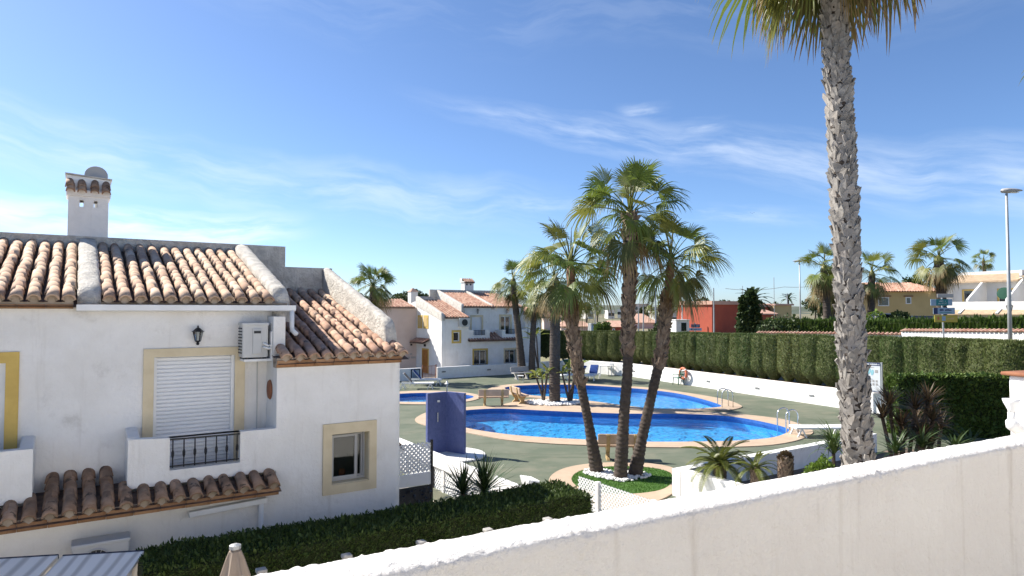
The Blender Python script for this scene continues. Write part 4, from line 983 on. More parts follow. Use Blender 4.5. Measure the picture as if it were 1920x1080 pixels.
for k in range(3): FR['hang'].append(fan_frond(R(-44-10*k), 0.8, 0.95, 0.6, 40+k, bend=0.5, fold=0.5, half=84).mesh('frond', M_frond if k == 1 else M_frond_yel, True))
for k in range(3): FR['dry'].append(fan_frond(R(-66-7*k), 0.6, 0.95, 0.5, 50+k, bend=0.35, fold=0.6, half=42).mesh('frond', M_frond_dry, True))
def boot_mesh(mb, M, w=0.085, L=0.24, out=0.075, th=0.022, slant=0.05):
    rows = [(0, w, 0.0), (L*0.5, w*0.8, out*0.35), (L, w*0.45, out)]
    vs = []
    for z, hw, o in rows:
        for sx in (-1, 1):
            zz_ = z + (slant if (z == L and sx > 0) else 0)
            vs += [M @ Vector((o+th, sx*hw, zz_)), M @ Vector((o-th*0.4, sx*hw, zz_))]
    fs = []
    for i in range(2):
        a, b = i*4, (i+1)*4
        fs += [(a, a+2, b+2, b), (a+1, b+1, b+3, a+3), (a, b, b+1, a+1), (a+2, a+3, b+3, b+2)]
    fs += [(8, 10, 11, 9), (0, 1, 3, 2)]
    mb.add(vs, fs)
b_ = MB(); boot_mesh(b_, Matrix(), out=0.045); BOOT_ME = b_.mesh('leaf_base', M_boot)
b_ = MB(); boot_mesh(b_, Matrix(), slant=-0.06, w=0.10, out=0.03); BOOT_ME2 = b_.mesh('leaf_base', M_boot)
b_ = MB(); boot_mesh(b_, Matrix(), slant=0.0, w=0.085, out=0.065, L=0.20); BOOT_ME3 = b_.mesh('leaf_base', M_boot)
def catmull(pts, n=6):
    out = []
    P = [pts[0]*2-pts[1]] + list(pts) + [pts[-1]*2-pts[-2]]
    for i in range(1, len(P)-2):
        for j in range(n):
            t = j/n; p0, p1, p2, p3 = P[i-1:i+3]
            out.append(0.5*((2*p1) + (p2-p0)*t + (2*p0-5*p1+4*p2-p3)*t*t + (3*p1-p0-3*p2+p3)*t**3))
    out.append(pts[-1]); return out
def palm(pts, rads, label, group=None, boots=None, boot_r=0.0, boot_size=1.0, boot_obj=0, boot_dv=0.075, crown=(7,10,9,5,4), cs=1.0, seed=1, trunk_mat=None, thin=None, boot_mat=None):
    """pts: world points up the trunk; boots: (f0,f1) share of the trunk length that carries leaf bases; crown counts: up, mid, low, hanging, dry"""
    r = random.Random(seed)
    base = pts[0]; t = thing('palm_tree', base, 0, label, 'palm tree', group)
    loc = [p - base for p in pts]; path = catmull(loc, 6); n = len(path)-1
    rr = []
    for i in range(len(path)):
        f = i/n*(len(rads)-1); k = min(int(f), len(rads)-2); rr.append(rads[k]+(rads[k+1]-rads[k])*(f-k))
    ring = MB(); p2, r2 = [], []
    for i in range(n):
        for j in range(10):
            s = j/10; q = path[i].lerp(path[i+1], s); p2.append(q); r2.append((rr[i]+(rr[i+1]-rr[i])*s)*(1+0.05*math.sin(q.z*52+5*noise.noise(q*3))+0.06*noise.noise(q*6)))
    p2.append(path[-1]); r2.append(rr[-1])
    ring.tube(p2, r2, 12); trunk = ring.build('trunk', trunk_mat or (M_core if boot_obj else M_trunk), t, smooth=True)
    if thin:                                        # peeled section under the crown
        a, b, rad = thin; k0, k1 = int(a*n), int(b*n)
        MB().tube([path[i] for i in range(k0, k1+1)], [rad*(1+0.1*noise.noise(path[i]*4)) for i in range(k0, k1+1)], 12).build('peeled_trunk', M_trunk_red, t, smooth=True)
    if boots:
        L = [0]
        for i in range(n): L.append(L[-1]+(path[i+1]-path[i]).length)
        s, k, joined, singles = boots[0]*L[-1], 0, MB(), []
        while s < boots[1]*L[-1]:
            i = max(j for j in range(n) if L[j] <= s); f = (s-L[i])/max(1e-6, L[i+1]-L[i])
            p = path[i].lerp(path[i+1], f); rad = (rr[i]+(rr[i+1]-rr[i])*f)
            d = (path[i+1]-path[i]).normalized(); az = k*2.39996 + r.uniform(-.2,.2)
            x = Vector((math.cos(az), math.sin(az), 0)); x = (x - d*x.dot(d)).normalized(); y = d.cross(x)
            Rm = Matrix((x, y, d)).transposed().to_4x4()
            sz = boot_size*r.uniform(0.8, 1.25)
            M = Matrix.Translation(p + x*(rad + boot_r)) @ Rm @ Matrix.Rotation(R(r.choice((-1,1))*r.uniform(8, 42)), 4, 'X') @ Matrix.Rotation(R(r.uniform(-9, 6)), 4, 'Y') @ Matrix.Scale(sz, 4)
            tocam = -(base + p); tocam.z = 0
            singles.append((x.dot(tocam.normalized()), M)); s += boot_dv/9*boot_size*r.uniform(0.8,1.2)*1.0; k += 1
        order = sorted(range(len(singles)), key=lambda q: -singles[q][0]); keep = set(order[:boot_obj])
        if boot_obj and len(order) > boot_obj:      # spread the single ones along the visible side
            front = [q for q in order if singles[q][0] > 0.0]; st = max(1, len(front)/boot_obj); keep = {front[int(i*st)] for i in range(min(boot_obj, len(front)))}
        for q, (fc, M) in enumerate(singles):
            if q in keep: place('leaf_base', (BOOT_ME, BOOT_ME2, BOOT_ME3)[q % 3], trunk, M=M)
            else: boot_mesh(joined, M, slant=r.choice((-0.05,0.05,0.0)), out=r.uniform(0.03,0.07))
        if joined.v: joined.build('leaf_bases', boot_mat or M_boot_isl, trunk)['kind'] = 'stuff'
    top = path[-1]
    cr = MB().lathe([(rr[-1]*1.0,-0.25*cs),(rr[-1]*1.05,0.0),(rr[-1]*0.6,0.2*cs),(0.02,0.35*cs)], 9)
    for k in range(4):
        a = r.uniform(0, 6.28); cr.tube([(0,0,0.1), (0.08*math.cos(a), 0.08*math.sin(a), 0.7*cs), (0.2*math.cos(a), 0.2*math.sin(a), 1.25*cs)], [0.03,0.025,0.004], 5)
    crown_o = cr.build('crown', M_petiole, t, smooth=True); crown_o.location = top
    az0 = r.uniform(0, 6.28); k = 0
    for key, cnt, dz in (('up', crown[0], 0.22), ('mid', crown[1], 0.12), ('low', crown[2], 0.0), ('hang', crown[3], -0.10), ('dry', crown[4], -0.18)):
        for q in range(cnt):
            az = az0 + k*2.39996 + r.uniform(-.25,.25); k += 1
            me = r.choice(FR[key]); s = cs*r.uniform(0.86, 1.12)
            place('frond', me, crown_o, loc=(0.06*math.cos(az), 0.06*math.sin(az), dz*cs + r.uniform(-.06,.06)), rot=(R(r.uniform(-9,9)), R(r.uniform(-8,8)), az), scale=(s, s*r.choice((-1,1)), s))
    return t
# big palm beside the terrace
bigp = [D(x, y, d_) for x, y, d_ in ((1611,985,13.0),(1609,870,13.0),(1600,700,13.05),(1589,500,13.1),(1580,300,13.2),(1571,140,13.3),(1564,0,13.4),(1556,-190,13.5))]
bigp[0].z = 0.0
palm(bigp, [0.25,0.24,0.225,0.215,0.208,0.208,0.228,0.245], 'huge near palm with thick trunk covered in criss-cross leaf bases', boots=(0.0,0.985), boot_r=-0.02, boot_size=0.80, boot_obj=290, boot_dv=0.085, crown=(6,13,17,4,1), cs=1.66, seed=5, boot_mat=M_boot_grey)
# three palms on the round lawn
def px_path(lst, depth): return [D(x, y, depth) for x, y in lst]
pa = px_path([(1120,893),(1103,790),(1085,700),(1076,640),(1072,580),(1070,500)], 19.0); pa[0].z = 0.0
palm(pa, [0.20,0.13,0.125,0.145,0.15,0.09], 'palm leaning towards the house, one of three on round lawn', boots=(0.42,0.84), boot_size=0.85, boot_r=-0.02, boot_dv=0.13, thin=(0.82,1.0,0.115), crown=(7,12,8,2,1), cs=0.90, seed=13)
pb = px_path([(1163,900),(1170,780),(1177,690),(1178,600),(1180,500),(1181,408)], 18.4); pb[0].z = 0.0
palm(pb, [0.195,0.15,0.14,0.145,0.15,0.165], 'tallest upright middle palm of the three on round lawn', boots=(0.47,1.0), boot_size=0.85, boot_r=-0.02, boot_dv=0.13, crown=(8,12,6,1,3), cs=0.96, seed=26)
pc_ = px_path([(1190,896),(1202,830),(1222,740),(1240,660),(1248,590),(1258,492)], 18.7); pc_[0].z = 0.0
palm(pc_, [0.215,0.155,0.135,0.14,0.145,0.09], 'palm leaning towards the hedge, one of three on round lawn', boots=(0.50,0.84), boot_size=0.85, boot_r=-0.02, boot_dv=0.13, thin=(0.82,1.0,0.12), crown=(6,11,7,2,2), cs=0.90, seed=37)
# other palms
def simple_palm(lst, depth, z0, label, cs=1.0, seed=1, rad=(0.2,0.16,0.15), crown=(5,9,8,5,3), group=None, boots=None):
    p = px_path(lst, depth); p[0].z = z0
    return palm(p, list(rad), label, group, crown=crown, cs=cs, seed=seed, boots=boots, boot_dv=0.2, boot_r=-0.02)
simple_palm([(1040,757),(1040,690),(1041,600),(1040,528)], 33.2, 0.0, 'dark thick palm rising from the white stones between the pools', 1.0, 51, (0.28,0.27,0.25,0.25), (4,7,7,6,6))
simple_palm([(980,707),(974,640),(966,570),(962,528)], 46.0, 0.0, 'slim leaning palm before the pink tiled house, the taller one', 1.02, 52, (0.30,0.24,0.22,0.2), (4,7,6,3,3))
simple_palm([(997,707),(998,650),(1001,600),(1003,562)], 45.8, 0.0, 'slim straight palm before the pink tiled house, the shorter one', 0.9, 53, (0.26,0.2,0.2,0.18), (4,7,6,3,3))
simple_palm([(702,740),(701,650),(700,580),(699,540)], 44.0, -1.5, 'palm crown showing behind the roof of the nearest white house', 1.0, 54, (0.28,0.25,0.24,0.22), (11,15,13,4,0))
simple_palm([(1552,640),(1551,600),(1549,560),(1545,505)], 62.0, 1.2, 'bushy palm with brown skirt between far street lamp and ochre house', 1.5, 55, (0.34,0.33,0.32,0.32), (5,8,9,10,9))
simple_palm([(1561,640),(1561,600),(1560,570),(1558,535)], 64.0, 1.2, 'shorter palm trunk close behind the bushy brown-skirted palm', 1.3, 56, (0.30,0.28,0.27,0.27), (3,6,7,8,7))
simple_palm([(1633,640),(1633,600),(1634,560),(1635,515)], 62.0, 1.2, 'ragged palm standing in front of the ochre house', 1.5, 57, (0.38,0.33,0.30,0.28), (4,7,6,5,3))
simple_palm([(1766,600),(1765,560),(1763,520),(1760,488)], 66.0, 1.2, 'large palm by the end of the ochre house roof', 1.72, 58, (0.5,0.44,0.42,0.42), (6,9,9,7,4))
simple_palm([(1847,600),(1847,540),(1846,515),(1844,489)], 120.0, 1.2, 'small slender palm rising behind the white terraced houses', 1.35, 59, (0.3,0.28,0.26,0.24), (4,6,5,0,0))
simple_palm([(1230,615),(1232,600),(1234,590),(1235,575)], 95.0, 0.9, 'small far palm beside the red rendered villa', 1.2, 60, (0.25,0.22,0.2,0.2), (4,6,5,3,0))
simple_palm([(2060,640),(2080,400),(2090,220),(2096,100)], 16.0, 0.0, 'palm mostly outside the view beyond the white pillar, frond tips showing', 1.05, 61, (0.24,0.22,0.2,0.2), (5,8,8,4,2))
for x_, y_, d_, s_, sd in ((1078,572,170,1.3,63),(1100,577,190,1.2,64),(1120,578,200,1.2,65),(1012,566,120,1.0,66)):
    p0 = D(x_, y_, d_); simple_palm([(x_, 610), (x_, 600), (x_, y_+8), (x_, y_)], d_, 0.6, 'small far palm among the distant terracotta roofs', s_, sd, (0.25,0.22,0.22,0.2), (4,6,4,3,0), 'far palms among distant roofs')
# ------------------------------------------------------------------ feather-leaved plants
def pinnate(L, n, ll, e, bend, seed, keel=0.5, w=0.0075):
    r = random.Random(seed); mb = MB(); pts, p, a = [], Vector((0,0,0)), e
    for i in range(13): pts.append((p.copy(), a)); p = p + Vector((math.cos(a),0,math.sin(a)))*L/12; a -= bend/12
    mb.tube([q for q, _ in pts], [0.012*(1-i/14) for i in range(13)], 4)
    for i in range(n):
        f = 0.12+0.88*i/n; k = min(11, int(f*12)); g = f*12-k; q = pts[k][0].lerp(pts[k+1][0], g); a = pts[k][1]
        T = Vector((math.cos(a),0,math.sin(a))); N = Vector((-math.sin(a),0,math.cos(a)))
        l = ll*math.sin(math.pi*(0.12+0.84*f))**0.6*r.uniform(0.9,1.1)
        for s in (-1, 1):
            d = (T*0.62 + Vector((0,s,0)) + N*keel*0.6).normalized(); e2 = q + d*l - Vector((0,0,l*0.22)); md = q + d*l*0.5; wv_ = T*w
            o = len(mb.v); mb.v += [tuple(q-wv_*0.6), tuple(q+wv_*0.6), tuple(md+wv_), tuple(e2), tuple(md-wv_)]; mb.f.append((o, o+1, o+2, o+3, o+4))
    return mb
CY = [pinnate(1.0, 46, 0.15, R(70-16*k), 1.15+0.15*k, 70+k).mesh('frond', M_cycad) for k in range(5)]
def scaly_trunk(h, r0, seed):
    mb = MB(); mb.lathe([(r0*0.8,0),(r0,h*0.3),(r0*1.05,h*0.7),(r0*0.7,h)], 12); k = 0; z = 0.02
    while z < h*0.97:
        az = k*2.39996; d = Vector((math.cos(az), math.sin(az), 0)); Rm = Matrix((d, Vector((-d.y,d.x,0)), Vector((0,0,1)))).transposed().to_4x4()
        boot_mesh(mb, Matrix.Translation(d*r0*0.9 + Vector((0,0,z))) @ Rm @ Matrix.Scale(0.42, 4)); z += 0.0075; k += 1
    return mb
def cycad(px, py, depth, s, n, label, h, seed):
    r = random.Random(seed); c = D(px, py, depth); t = thing('cycad', Vector((c.x, c.y, 0.08)), 0, label, 'cycad')
    hh = c.z - 0.08; tr = scaly_trunk(hh, 0.13*s, seed).build('trunk', M_boot_isl, t)
    for k in range(n):
        az = k*2.39996; j = min(4, int(5*(k/n)))
        place('frond', CY[j], t, loc=(0,0,hh), rot=(R(r.uniform(-8,8)), R(r.uniform(-6,6)), az), scale=s*r.uniform(0.85,1.1))
cycad(1350, 872, 16.2, 1.0, 34, 'larger cycad with arching fronds in the white planter', 0, 81)
cycad(1416, 880, 15.2, 0.66, 20, 'smaller cycad with upright fronds in the white planter', 0, 82)
c = D(1473, 890, 14.9); t = thing('cycad', Vector((c.x, c.y, 0.08)), 0, 'leafless scaly cycad stump in the white planter', 'cycad')
scaly_trunk(c.z+0.36-0.08, 0.155, 4).build('trunk', M_boot_isl, t)
mb = MB(); pts = []
for i in range(260):
    d = Vector((rnd.gauss(0,1), rnd.gauss(0,1), abs(rnd.gauss(0,1)))).normalized(); pts.append((Vector((0,0,c.z+0.28)) + Vector((d.x*0.11,d.y*0.11,d.z*0.12)), d))
leafscatter(mb, pts, 0.06, 0.3); mb.build('leaf_buds', M_reddish, t)['kind'] = 'stuff'
# date palm beyond the hedge
c = D(1412, 565, 105); t = thing('date_palm', Vector((c.x, c.y, 1.2)), 0, 'feathery date palm behind the dark conifers by red villa', 'palm tree')
MB().tube([(0,0,0),(0,0,c.z-1.2)], [0.35,0.3], 9).build('trunk', M_trunk, t)
DP = [pinnate(3.2, 40, 0.55, R(75-18*k), 1.2, 90+k, w=0.04).mesh('frond', M_darkleaf) for k in range(5)]
for k in range(26): place('frond', DP[min(4, k//5)], t, loc=(0,0,c.z-1.2), rot=(0,0,k*2.4), scale=rnd.uniform(0.9,1.15))
for x_, y_, d_ in ((1478,562,230),(1000,575,210)):
    c = D(x_, y_, d_); t = thing('date_palm', Vector((c.x, c.y, 0.9)), 0, 'tiny far feathery palm on the skyline', 'palm tree', 'far feathery palms on the skyline')
    MB().tube([(0,0,0),(0,0,c.z-0.9)], [0.35,0.3], 7).build('trunk', M_trunk, t)
    for k in range(18): place('frond', DP[min(4, k//4)], t, loc=(0,0,c.z-0.9), rot=(0,0,k*2.4), scale=rnd.uniform(0.9,1.15))
# sword-leaved rosettes
def sword(mb, c, az, e, L, w, bend):
    p, a = Vector(c), e; h = Vector((math.cos(az), math.sin(az), 0)); sd = Vector((-h.y, h.x, 0)); prev = None
    for i in range(5):
        s = i/4; ww = w*(0.7+0.6*s if s < 0.4 else (1-s)/0.6*0.94)
        row = [p - sd*ww, p + sd*ww] if i < 4 else [p]
        o = len(mb.v); mb.v += [tuple(q) for q in row]
        if prev is not None: mb.f.append((prev, prev+1, o+1, o) if i < 4 else (prev, prev+1, o))
        prev = o; p = p + (h*math.cos(a) + Vector((0,0,math.sin(a))))*L/4; a -= bend/4
def rosette(px, py, depth, z0, n, L, w, m, label, e=(-10,85), bend=0.4, group=None, heads=((0,0,0),), name='yucca'):
    c = D(px, py, depth); t = thing(name, Vector((c.x, c.y, z0)), 0, label, 'plant', group); hh = c.z-z0
    st, mb = MB(), MB()
    for hx, hy, hz in heads:
        st.tube([(0,0,0),(hx*0.6,hy*0.6,(hh+hz)*0.6),(hx,hy,hh+hz)], [0.05,0.045,0.04], 7)
        for k in range(n): sword(mb, (hx,hy,hh+hz+rnd.uniform(-.04,.04)), k*2.39996, R(rnd.uniform(*e)), L*rnd.uniform(0.75,1.1), w, bend*rnd.uniform(0.5,1.5))
    st.build('stem', M_wood, t); mb.build('leaves', m, t)['kind'] = 'stuff'
    return t
M_yucca = leafmat('yucca_leaf', [(0.028,0.055,0.014),(0.045,0.075,0.02),(0.07,0.095,0.035)], 0.1, 0.4)
M_strap = leafmat('strap_leaf', [(0.07,0.12,0.03),(0.11,0.15,0.045),(0.05,0.09,0.02)], 0.2, 0.4)
rosette(908, 920, 11.8, -0.3, 95, 0.80, 0.021, M_yucca, 'taller spiky dark green yucca behind the clipped hedge')
rosette(868, 926, 11.6, -0.3, 70, 0.66, 0.019, M_yucca, 'lower spiky dark green yucca nearer to the house corner')
rosette(1563, 850, 15.0, 0.08, 75, 0.98, 0.022, M_strap, 'green strap-leaved plant beside the huge palm trunk', (25,88), 1.7, name='strap_plant')
rosette(1690, 800, 15.6, 0.08, 70, 0.58, 0.022, M_reddish, 'bronze leaved dracaena with many heads right behind the huge palm', (0,85), 0.5, heads=((0,0,0),(0.45,0.2,0.38),(-0.35,0.15,0.18),(0.8,0.1,0.1),(0.35,-0.2,-0.2),(0.1,0.1,-0.35),(0.6,-0.1,-0.4),(-0.15,0.2,0.45),(0.75,0.2,0.5)), name='dracaena')
rosette(1745, 772, 16.6, 0.08, 40, 0.55, 0.020, M_reddish, 'tall bronze leaved dracaena before the low clipped hedge', (0,85), 0.5, heads=((0,0,0),(-0.3,0.1,-0.3),(0.25,0.0,-0.4)), name='dracaena')
rosette(1680, 850, 13.8, 0.08, 46, 0.62, 0.024, M_yucca, 'dark green sword-leaved plant at the foot of huge palm', (10,80), 0.8, name='strap_plant')
rosette(1792, 842, 14.5, 0.08, 40, 0.60, 0.03, M_darkleaf, 'low dark leafy plant in shade of the low hedge', (10,80), 0.8, heads=((0,0,0),(-0.6,0.2,0.0),(0.5,0.3,-0.05)), name='strap_plant')
# round bushes and trees
def bush(c, rad, h, n, size, m, label, name='bush', cat='bush', group=None, core=None):
    t = thing(name, c, 0, label, cat, group); mb = MB(); pts = []
    sd = rnd.uniform(0, 99)
    for i in range(n):
        d = Vector((rnd.gauss(0,1), rnd.gauss(0,1), rnd.gauss(0,1)+0.25)).normalized(); k = (0.80+0.30*noise.noise(d*2.4+Vector((sd,0,0))))*rnd.uniform(0.86,1.04)
        pts.append((Vector((d.x*rad*k, d.y*rad*k, h*0.5+d.z*h*0.5*k)), d))
    leafscatter(mb, pts, size, 0.7, 0.42); mb.build('foliage', m, t)['kind'] = 'stuff'
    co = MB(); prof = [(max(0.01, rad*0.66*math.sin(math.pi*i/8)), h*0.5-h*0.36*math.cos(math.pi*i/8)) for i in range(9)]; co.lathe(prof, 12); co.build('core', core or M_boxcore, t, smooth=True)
    MB().tube([(0,0,0),(0,0,h*0.5)], [0.05*rad+0.02, 0.03], 6).build('stem', M_wood, t)
    return t
c = D(1541, 872, 14.2); bush(Vector((c.x, c.y, 0.08)), 0.55, c.z+0.12, 5200, 0.05, M_bush, 'bright green rounded bush in the white planter')
def tree(px, py_top, depth, z0, width_px, label, name='tree', m=None, group=None, lobes=7, size=None, n=2600, trunk=True, shape='round'):
    top = D(px, py_top, depth); base = Vector((top.x, top.y, z0)); H = top.z - z0; rad = width_px*depth/FPX/2
    t = thing(name, base, 0, label, 'tree', group); mb = MB(); pts = []; size = size or max(0.12, depth*0.0028)
    if shape == 'cone':
        for i in range(n):
            z = rnd.random()**0.75; a = rnd.uniform(0, 6.28); k = rad*(1-z)**0.62*(0.82+0.3*noise.noise(Vector((math.cos(a)*2, math.sin(a)*2, z*6+depth))))*rnd.uniform(0.75,1.05)
            pts.append((Vector((k*math.cos(a), k*math.sin(a), H*(0.05+0.95*z))), Vector((math.cos(a)*0.3, math.sin(a)*0.3, 1)).normalized()))
        MB().lathe([(rad*0.7,H*0.06),(rad*0.55,H*0.4),(rad*0.3,H*0.75),(0.02,H*0.95)], 10).build('core', M_cypcore, t)
    else:
        ch = min(H*0.85, rad*(2.0 if shape == 'round' else 1.2)); 
        for l in range(lobes):
            a = rnd.uniform(0, 6.28); q = rad*0.55*math.sqrt(rnd.random()); c0 = Vector((q*math.cos(a), q*math.sin(a), H-ch*0.5+rnd.uniform(-.28,.22)*ch)); lr = rad*rnd.uniform(0.38,0.6)
            for i in range(n//lobes):
                d = Vector((rnd.gauss(0,1), rnd.gauss(0,1), rnd.gauss(0,1))).normalized(); p = c0 + Vector((d.x*lr, d.y*lr, d.z*lr*0.75))*rnd.uniform(0.7,1.05)
                if p.z < H*1.02: pts.append((p, d))
    leafscatter(mb, pts, size, 0.75, 0.5); mb.build('crown', m or M_treeleaf, t)['kind'] = 'stuff'
    tr = MB().tube([(0,0,-0.3),(0.02*H,0,H*0.35),(0,0.01*H,H*0.72)], [0.035*H+0.04,0.025*H+0.03,0.02], 7)
    for a in (0.5, 2.4, 4.3): tr.tube([(0.01*H,0,H*0.4),(math.cos(a)*rad*0.35,math.sin(a)*rad*0.35,H*0.72)], [0.02*H+0.02,0.015], 5)
    tr.build('trunk', M_wood, t)
    return t
tree(1408, 545, 82, 1.2, 52, 'broad dark conifer in front of the red villa', 'conifer', M_darkleaf, n=5200, shape='cone', size=0.3)
tree(1393, 556, 80, 1.2, 30, 'slim dark conifer beside the broad one at red villa', 'conifer', M_darkleaf, n=3600, shape='cone', size=0.28)
tree(1131, 600, 66, 0.4, 40, 'dense round green tree beside a grey kiosk', 'tree', M_box, n=3000)
tree(765, 545, 75, -1.0, 62, 'dark wide pine crown behind the far pink roofs', 'pine', M_treeleaf, n=3500, shape='flat')
tree(795, 549, 85, -1.0, 40, 'smaller pine crown behind the far pink roofs', 'pine', M_treeleaf, n=2500, shape='flat')
far_trees = [(1055,562,300,46),(1075,560,280,40),(1095,567,320,34),(1290,563,330,40),(1318,558,300,46),(1336,560,320,34),(1362,561,310,40),(1430,562,320,36),(1452,566,330,30),(1528,556,260,50),(1545,558,280,40),(1582,560,270,44),(1600,564,290,30),(1204,574,200,26),(1060,580,240,30)]
for x_, y_, d_, w_ in far_trees: tree(x_, y_, d_, 1.0, w_, 'far dark tree on the skyline beyond the tall hedge', group='far trees on the skyline', n=900, lobes=5)
tree(1718, 512, 90, 1.2, 60, 'dark pine behind the ochre house roof beneath a large palm', 'pine', M_darkleaf, n=3000)
tree(1835, 512, 110, 1.2, 30, 'small dark tree beside the white terraced houses', 'tree', M_darkleaf, n=1500)
for x_, y_, w_, lab in ((1655,578,60,'leafy shrub under the windows of ochre house'),(1690,575,50,'rounded garden tree beside the windows of ochre house'),(1450,592,110,'wide green shrub in front of the red villa'),(1240,598,50,'green tree by the white hut left of red villa')):
    tree(x_, y_, 58, 1.2, w_, lab, 'shrub', M_bush if x_ in (1655,) else M_treeleaf, n=2600)
# strelitzia clumps on the island
def paddle(mb, c, az, e, L, w, bend):
    p, a = Vector(c), e; h = Vector((math.cos(az), math.sin(az), 0)); sd = Vector((-h.y, h.x, 0.15)).normalized(); prev = None
    ws = (0.10, 0.10, 0.75, 1.0, 0.9, 0.5, 0.03)
    for i in range(7):
        o = len(mb.v); up = (h*-math.sin(a) + Vector((0,0,math.cos(a))))
        mb.v += [tuple(p - sd*w*ws[i] + up*w*ws[i]*0.4), tuple(p), tuple(p + sd*w*ws[i] + up*w*ws[i]*0.4)]
        if prev is not None: mb.f += [(prev, prev+1, o+1, o), (prev+1, prev+2, o+2, o+1)]
        prev = o; p = p + (h*math.cos(a) + Vector((0,0,math.sin(a))))*L/6; a -= bend/6
def strel(px, py, depth, tops, label, z0=0.03, L=0.8):
    c = D(px, py, depth); c.z = z0; t = thing('strelitzia', c, 0, label, 'plant', None); lf = MB()
    for tx, ty in tops:
        q = D(tx, ty, depth+rnd.uniform(-.4,.4)) - c; s = MB().tube([(rnd.uniform(-.12,.12), rnd.uniform(-.12,.12), 0), (q.x*0.45, q.y*0.45, q.z*0.5), q], [0.07,0.055,0.045], 7); s.build('stem', M_trunk, t)
        for k in range(7): paddle(lf, q - Vector((0,0,0.05)), k*2.4+rnd.random(), R(rnd.uniform(20,80)), L*rnd.uniform(0.7,1.1), 0.10, rnd.uniform(0.6,1.5))
    lf.build('leaves', M_banana, t)['kind'] = 'stuff'
strel(1020, 757, 33.6, [(1004,704),(1016,712),(1026,700)], 'yellow-green paddle-leaved clump on white stones, house side of palm')
strel(1066, 758, 33.4, [(1054,700),(1068,694),(1078,704),(1086,690)], 'paddle-leaved clump on white stones, hedge side of palm')
strel(1010, 706, 46.5, [(1000,636),(1006,630)], 'tall curved paddle-leaved plant by the far white bench', L=1.3)
# stones
def stones(name, centers, label):
    mb = MB()
    for c, rx, ry, n, s in centers:
        for i in range(n):
            a = rnd.uniform(0, 6.28); q = math.sqrt(rnd.random()); p = Vector((c.x+rx*q*math.cos(a), c.y+ry*q*math.sin(a), 0.03+rnd.uniform(0.2,0.9)*s))
            k = 6; mm = Matrix.Translation(p) @ Matrix.Rotation(rnd.uniform(0,6.28), 4, 'Z') @ Matrix.Rotation(R(rnd.uniform(-25,25)), 4, 'X') @ Matrix.Diagonal((rnd.uniform(0.8,1.4)*s, rnd.uniform(0.7,1.1)*s, rnd.uniform(0.55,0.85)*s, 1))
            mb.lathe([(0.05,-1),(0.85,-0.5),(1.0,0.05),(0.7,0.65),(0.05,0.95)], 6, mm)
    o = mb.build(name, M_pebble, smooth=False); o['kind'] = 'stuff'; o['label'] = label
stones('white_pebbles', [(G(1040,757), 1.35, 0.9, 420, 0.085)], 'white stones round the palm between the pools')
stones('white_pebbles', [(pa[0], 0.42, 0.38, 90, 0.05), (pb[0], 0.45, 0.42, 110, 0.05), (pc_[0], 0.45, 0.38, 100, 0.05), ((pa[0]+pb[0])/2, 0.5, 0.4, 90, 0.05)], 'white pebbles round the feet of the three palms')
# ------------------------------------------------------------------ pool furniture
sc_ = Vector((-2.12, 21.72, 0)); sl_, sr_ = Vector((-2.68, 21.30, 0)), Vector((-1.53, 21.30, 0))
sw = thing('pool_shower', Vector((sc_.x, sc_.y, 0)), 0, 'violet-blue mosaic shower screen of two upright panels on round base', 'shower')
for a, b in ((sl_, sc_), (sc_, sr_)):
    d = (b-a).normalized(); nr = Vector((-d.y, d.x, 0))*0.11; q = [a-sc_, b-sc_, b-sc_+nr, a-sc_+nr]
    if a is sc_: q = [Vector((0.004,0,0)), b-sc_, b-sc_+nr, Vector((0.004,0,0))+nr]
    o = MB().prism([(p.x, p.y, 0.06) for p in q], (0,0,1.92)).build('panel', M_showertile, sw)
    # rows of mosaic grout as shallow grooves are carried by the tile relief strips
    L = (b-a).length; g = MB(); nc = 11; nrw = 19
    for i in range(nc):
        for j in range(nrw):
            x0_, x1_ = L*i/nc+0.003, L*(i+1)/nc-0.003; z0_, z1_ = 0.06+1.92*j/nrw+0.003, 0.06+1.92*(j+1)/nrw-0.003
            p0, p1 = a-sc_ + d*x0_ - nr.normalized()*0.004, a-sc_ + d*x1_ - nr.normalized()*0.004
            g.add([(p0.x,p0.y,z0_),(p1.x,p1.y,z0_),(p1.x,p1.y,z1_),(p0.x,p0.y,z1_)], [(0,1,2,3)])
    g.build('mosaic', mat('mosaic_tiles', (1,1,1), (0.8,0.85,0.9), nscale=30, island=[(0.09,0.115,0.27),(0.105,0.13,0.295),(0.115,0.14,0.315),(0.095,0.12,0.28)], rough=0.3), o)['kind'] = 'stuff'
MB().lathe([(1.12,0),(1.12,0.05),(1.07,0.06),(0.0,0.06)], 40, Matrix.Translation((0.15,-0.35,0))).build('base', M_whitefar, sw)
MB().tube([(0.0,0.09,0.06),(0.0,0.09,2.25),(0.02,-0.05,2.33),(0.02,-0.16,2.30)], 0.02, 8).build('pole', M_steel, sw, smooth=True)
MB().lathe([(0.02,0.05),(0.07,0.01),(0.07,0)], 14, Matrix.Translation((0.02,-0.17,2.25))).build('shower_head', M_pvc, sw)
MB().bar((-0.25,-0.25,1.05), (-0.25,-0.25,1.35), 0.03, 0.03).build('valve', M_steel, sw); MB().box(-0.27,-0.19,-0.27,-0.21,1.68,1.74).build('nozzle', M_pvc, sw)
